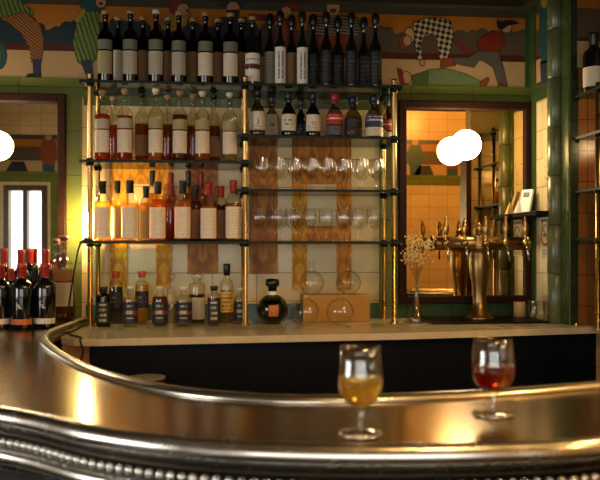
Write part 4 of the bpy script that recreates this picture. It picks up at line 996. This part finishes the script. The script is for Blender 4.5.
cd = empty('card_stand', (RX-.085, -.075, zs+.0005)); cd['label'] = 'small white folded card on the dark ledge beside the mirror frame'; cd['category'] = 'card'; cd.name = 'folded_card'
B().add([(-.02,-.02,0),(.02,-.02,0),(0,0,.06),(-.02,.02,0),(.02,.02,0)], [(0,1,2),(3,2,4),(0,2,3),(1,4,2)]).build('card', white, cd)
# pinned drawing
pd = onX(545.5, 170, RX)
mk_d = empty('pinned_drawing', (RX-.0012, pd.y, pd.z)); tag(mk_d, 'small tilted drawing stuck on the cream tiles above the dark ledge', 'drawing')
w_, h_ = .045, .062
mk('sheet', [(0, w_, -h_), (0, -w_, -h_), (0, -w_, h_), (0, w_, h_)], [(0, 1, 2, 3)], label('drawing_sheet', '#b8a67c', '#3a3226', 9, (.12, .88, .1, .9), .42, 7, ink_k=.6), mk_d, uv=[(0, 0), (1, 0), (1, 1), (0, 1)]); mk_d.rotation_euler = (-.35, 0, 0)
# tumblers, straws and cream pot in the corner
G = 'tumblers on the back counter by the corner'
tm = lathe_mesh('tumbler', [(0,.004),(.024,0),(.026,.004),(.031,.085),(.0295,.085),(.0245,.008),(0,.007)], clear2, 22)
for px, Y, lab in ((537, -.10, 'clear tumbler next to the cream pot in the corner of the counter'), (545, -.15, 'clear tumbler below the no-smoking sign, the middle one'), (552, -.20, 'clear tumbler nearest the green pilaster')):
    o = link('tumbler', tm); o.location = (onY(px, 0, Y).x-.012, Y, ZC+.0004); tag(o, lab, 'glass', G)
pp = onY(531, 0, -.055)
tag(link('cream_pot', lathe_mesh('cream_pot', [(0,0),(.026,0),(.028,.004),(.028,.072),(.026,.075),(.024,.072),(.024,.01),(0,.01)], pr('cream_ceramic', '#b08a5c', .4), 24), None, (RX-.10+.03, -.045, ZC+.0004)), 'plain cream pot standing below the corner of the golden mirror', 'pot')
# ================================================================== RIGHT RECESS CONTENTS
z0_ = rz[0]
def pos(px, X): return onX(px, 200, X)
G = 'bottles in the wall recess'
for X, y, h, r, ls, lab in ((RX+.075, pos(594, RX+.075).y, .255, .045, [(.10, .42, 1.4, paperB)], 'large dark bottle with a white label on top of the recess shelving'),
      (RX+.11, py_[0]+.006, .25, .032, [], 'plain black bottle behind the white-labelled one on top of the recess shelving')):
    o = empty('dark_bottle', (X, y, z0_+.0004), -.35); tag(o, lab, 'bottle', G)
    P = PROF['bordeaux']
    link('glass_body', lathe_mesh('glass_body', [(a*r, b_*h) for a, b_ in P], wine_black), o)
    for z0q, z1q, half, m in ls: link('paper_label', lab_mesh(P, r, h, z0q, z1q, half, m), o)
    link('capsule', lathe_mesh('cap', CAPS['capsule'](r*1.04, h), blackcap), o)
X = RX+.11; yq = pos(588, X).y
for z, nm in ((rz[2], 'lower'), (rz[2]+.0655, 'upper')):
    o = link('tumbler', cached(('tum2',), lambda: lathe_mesh('tumbler', [(0,.004),(.026,0),(.028,.004),(.033,.064),(.0315,.064),(.0265,.008),(0,.007)], clear2, 22))); o.location = (X, yq, z+.0004)
    tag(o, '%s of two stacked clear tumblers on the recess shelf' % nm, 'glass', 'stacked tumblers in the recess')
redtop = pr('red_straw_paper', '#a8201a', .5)
for i, (dx_, dy_) in enumerate(((-.02, .0), (.03, .035), (.035, -.035))):
    o = empty('tall_glass', (X+dx_, pos(588, X).y+dy_, rz[3]+.0004)); tag(o, ['tall clear glass filled with red-tipped straws, nearest the shelf front in the recess', 'tall clear glass of red-tipped straws behind, nearer the green tiles', 'tall clear glass of red-tipped straws behind, farther from the green tiles'][i], 'glass', 'glasses of red-tipped straws')
    link('glass_body', cached(('tallg',), lambda: lathe_mesh('glass_body', [(0,.004),(.023,0),(.025,.004),(.028,.13),(.0265,.13),(.0235,.008),(0,.007)], clear2, 20)), o)
    st_ = B(); sr = B()
    for a in range(9):
        x_, y_ = .014*math.cos(a*.7)*(.4+.6*(a % 2)), .014*math.sin(a*.7)*(.4+.6*(a % 2))
        st_.tube([(x_*.9, y_*.9, .009), (x_, y_, .115)], .0032, 6); sr.tube([(x_, y_, .1152), (x_*1.1, y_*1.1, .165)], .0033, 6)
    st_.build('straws', white, o); sr.build('red_tips', redtop, o)
o = empty('dark_bottle', (RX+.13, pos(592, RX+.13).y, ZC+.0004)); tag(o, 'stout black square-shouldered bottle on the counter in the recess', 'bottle', G)
link('glass_body', lathe_mesh('glass_body', [(a*.05, b_*.24) for a, b_ in PROF['square']], wine_black), o); link('cap', lathe_mesh('cap', CAPS['wide'](.05, .24), navycap), o)
# bin lid behind the bar
lp = Vector((onZ(147, 376, .975).x, onZ(147, 376, .975).y, 0))
bn = empty('canister', (lp.x, lp.y, .002)); tag(bn, 'tall round canister with a pale lid standing behind the bar', 'canister')
B().lathe([(0,0),(.05,0),(.056,.958),(.055,.962),(0,.962)], 28).build('body', black_metal, bn)
B().lathe([(0,.9625),(.062,.9625),(.064,.966),(.062,.971),(.045,.974),(0,.974)], 32).build('lid', pr('grey_lid', '#6e675a', .5), bn)

G = 'amber bottles deep in the wall recess'
for y, nm in ((-.60, 'amber bottle deep in the wall recess, nearest the stacked tumblers'), (-.69, 'second amber bottle from the stacked tumblers in the wall recess'), (-.78, 'third amber bottle from the stacked tumblers in the wall recess'), (-.87, 'amber bottle deep in the wall recess, farthest from the stacked tumblers')):
    o = empty('spirit_bottle', (RX+.14, y, rz[2]+.0004)); tag(o, nm, 'bottle', G); P = PROF['spirit']; r, h = .034, .16
    link('glass_body', cached(('rec', 1), lambda: lathe_mesh('glass_body', [(a*r, b_*h) for a, b_ in P], flint)), o)
    link('liquid', cached(('rec', 2), lambda: lathe_mesh('liquid', [(0,.006),(r*.9,.006),(r*.93,.012),(r*.93,h*.55),(0,h*.55)], L_amber)), o)
    link('cap', cached(('rec', 3), lambda: lathe_mesh('cap', CAPS['cork'](r*1.2, h), blackcap)), o)

# ================================================================== LIGHT, CAMERA
def area(name, loc, rot, sx, sy, power, col):
    l = bpy.data.lights.new(name, 'AREA'); l.shape = 'RECTANGLE'; l.size = sx; l.size_y = sy; l.energy = power; l.color = col
    o = bpy.data.objects.new(name, l); COL.objects.link(o); o.location = loc; o.rotation_euler = rot
area('daylight_door', ((DX0+DX1)/2, YR-.2, 1.05), (PI/2, 0, 0), .9, 1.9, 14, (1, .95, .85))
area('daylight_left_window', (XL-.2, -3.1, 1.5), (0, -PI/2, 0), 1.05, 1.6, 46, (.97, .97, .93))
area('daylight_rear_window', ((WX0+WX1)/2, YR-.2, (WZ0+WZ1)/2), (PI/2, 0, 0), 2.4, 1.1, 17, (1, .93, .76))
wd = bpy.data.worlds.new('daylight'); S.world = wd; wd.use_nodes = True
wd.node_tree.nodes['Background'].inputs[0].default_value = (.9, .93, 1, 1); wd.node_tree.nodes['Background'].inputs[1].default_value = 1.5
cam = bpy.data.cameras.new('camera'); co = bpy.data.objects.new('camera', cam); COL.objects.link(co); S.camera = co
co.location = (0, -D, H); co.rotation_euler = (PI/2, 0, -TH)
cam.sensor_width = 36; cam.lens = 36*F/600; cam.shift_y = 8/600; cam.clip_start = .05
cam.dof.use_dof = True; cam.dof.focus_distance = 3.45; cam.dof.aperture_fstop = 4.6
S.view_settings.view_transform = 'Standard'; S.view_settings.look = 'None'; S.view_settings.gamma = 1; S.view_settings.use_curve_mapping = False
S.view_settings.exposure = 0.4
S.cycles.transparent_max_bounces = 48; S.cycles.max_bounces = 14; S.cycles.use_denoising = True
S.cycles.sample_clamp_indirect = 6
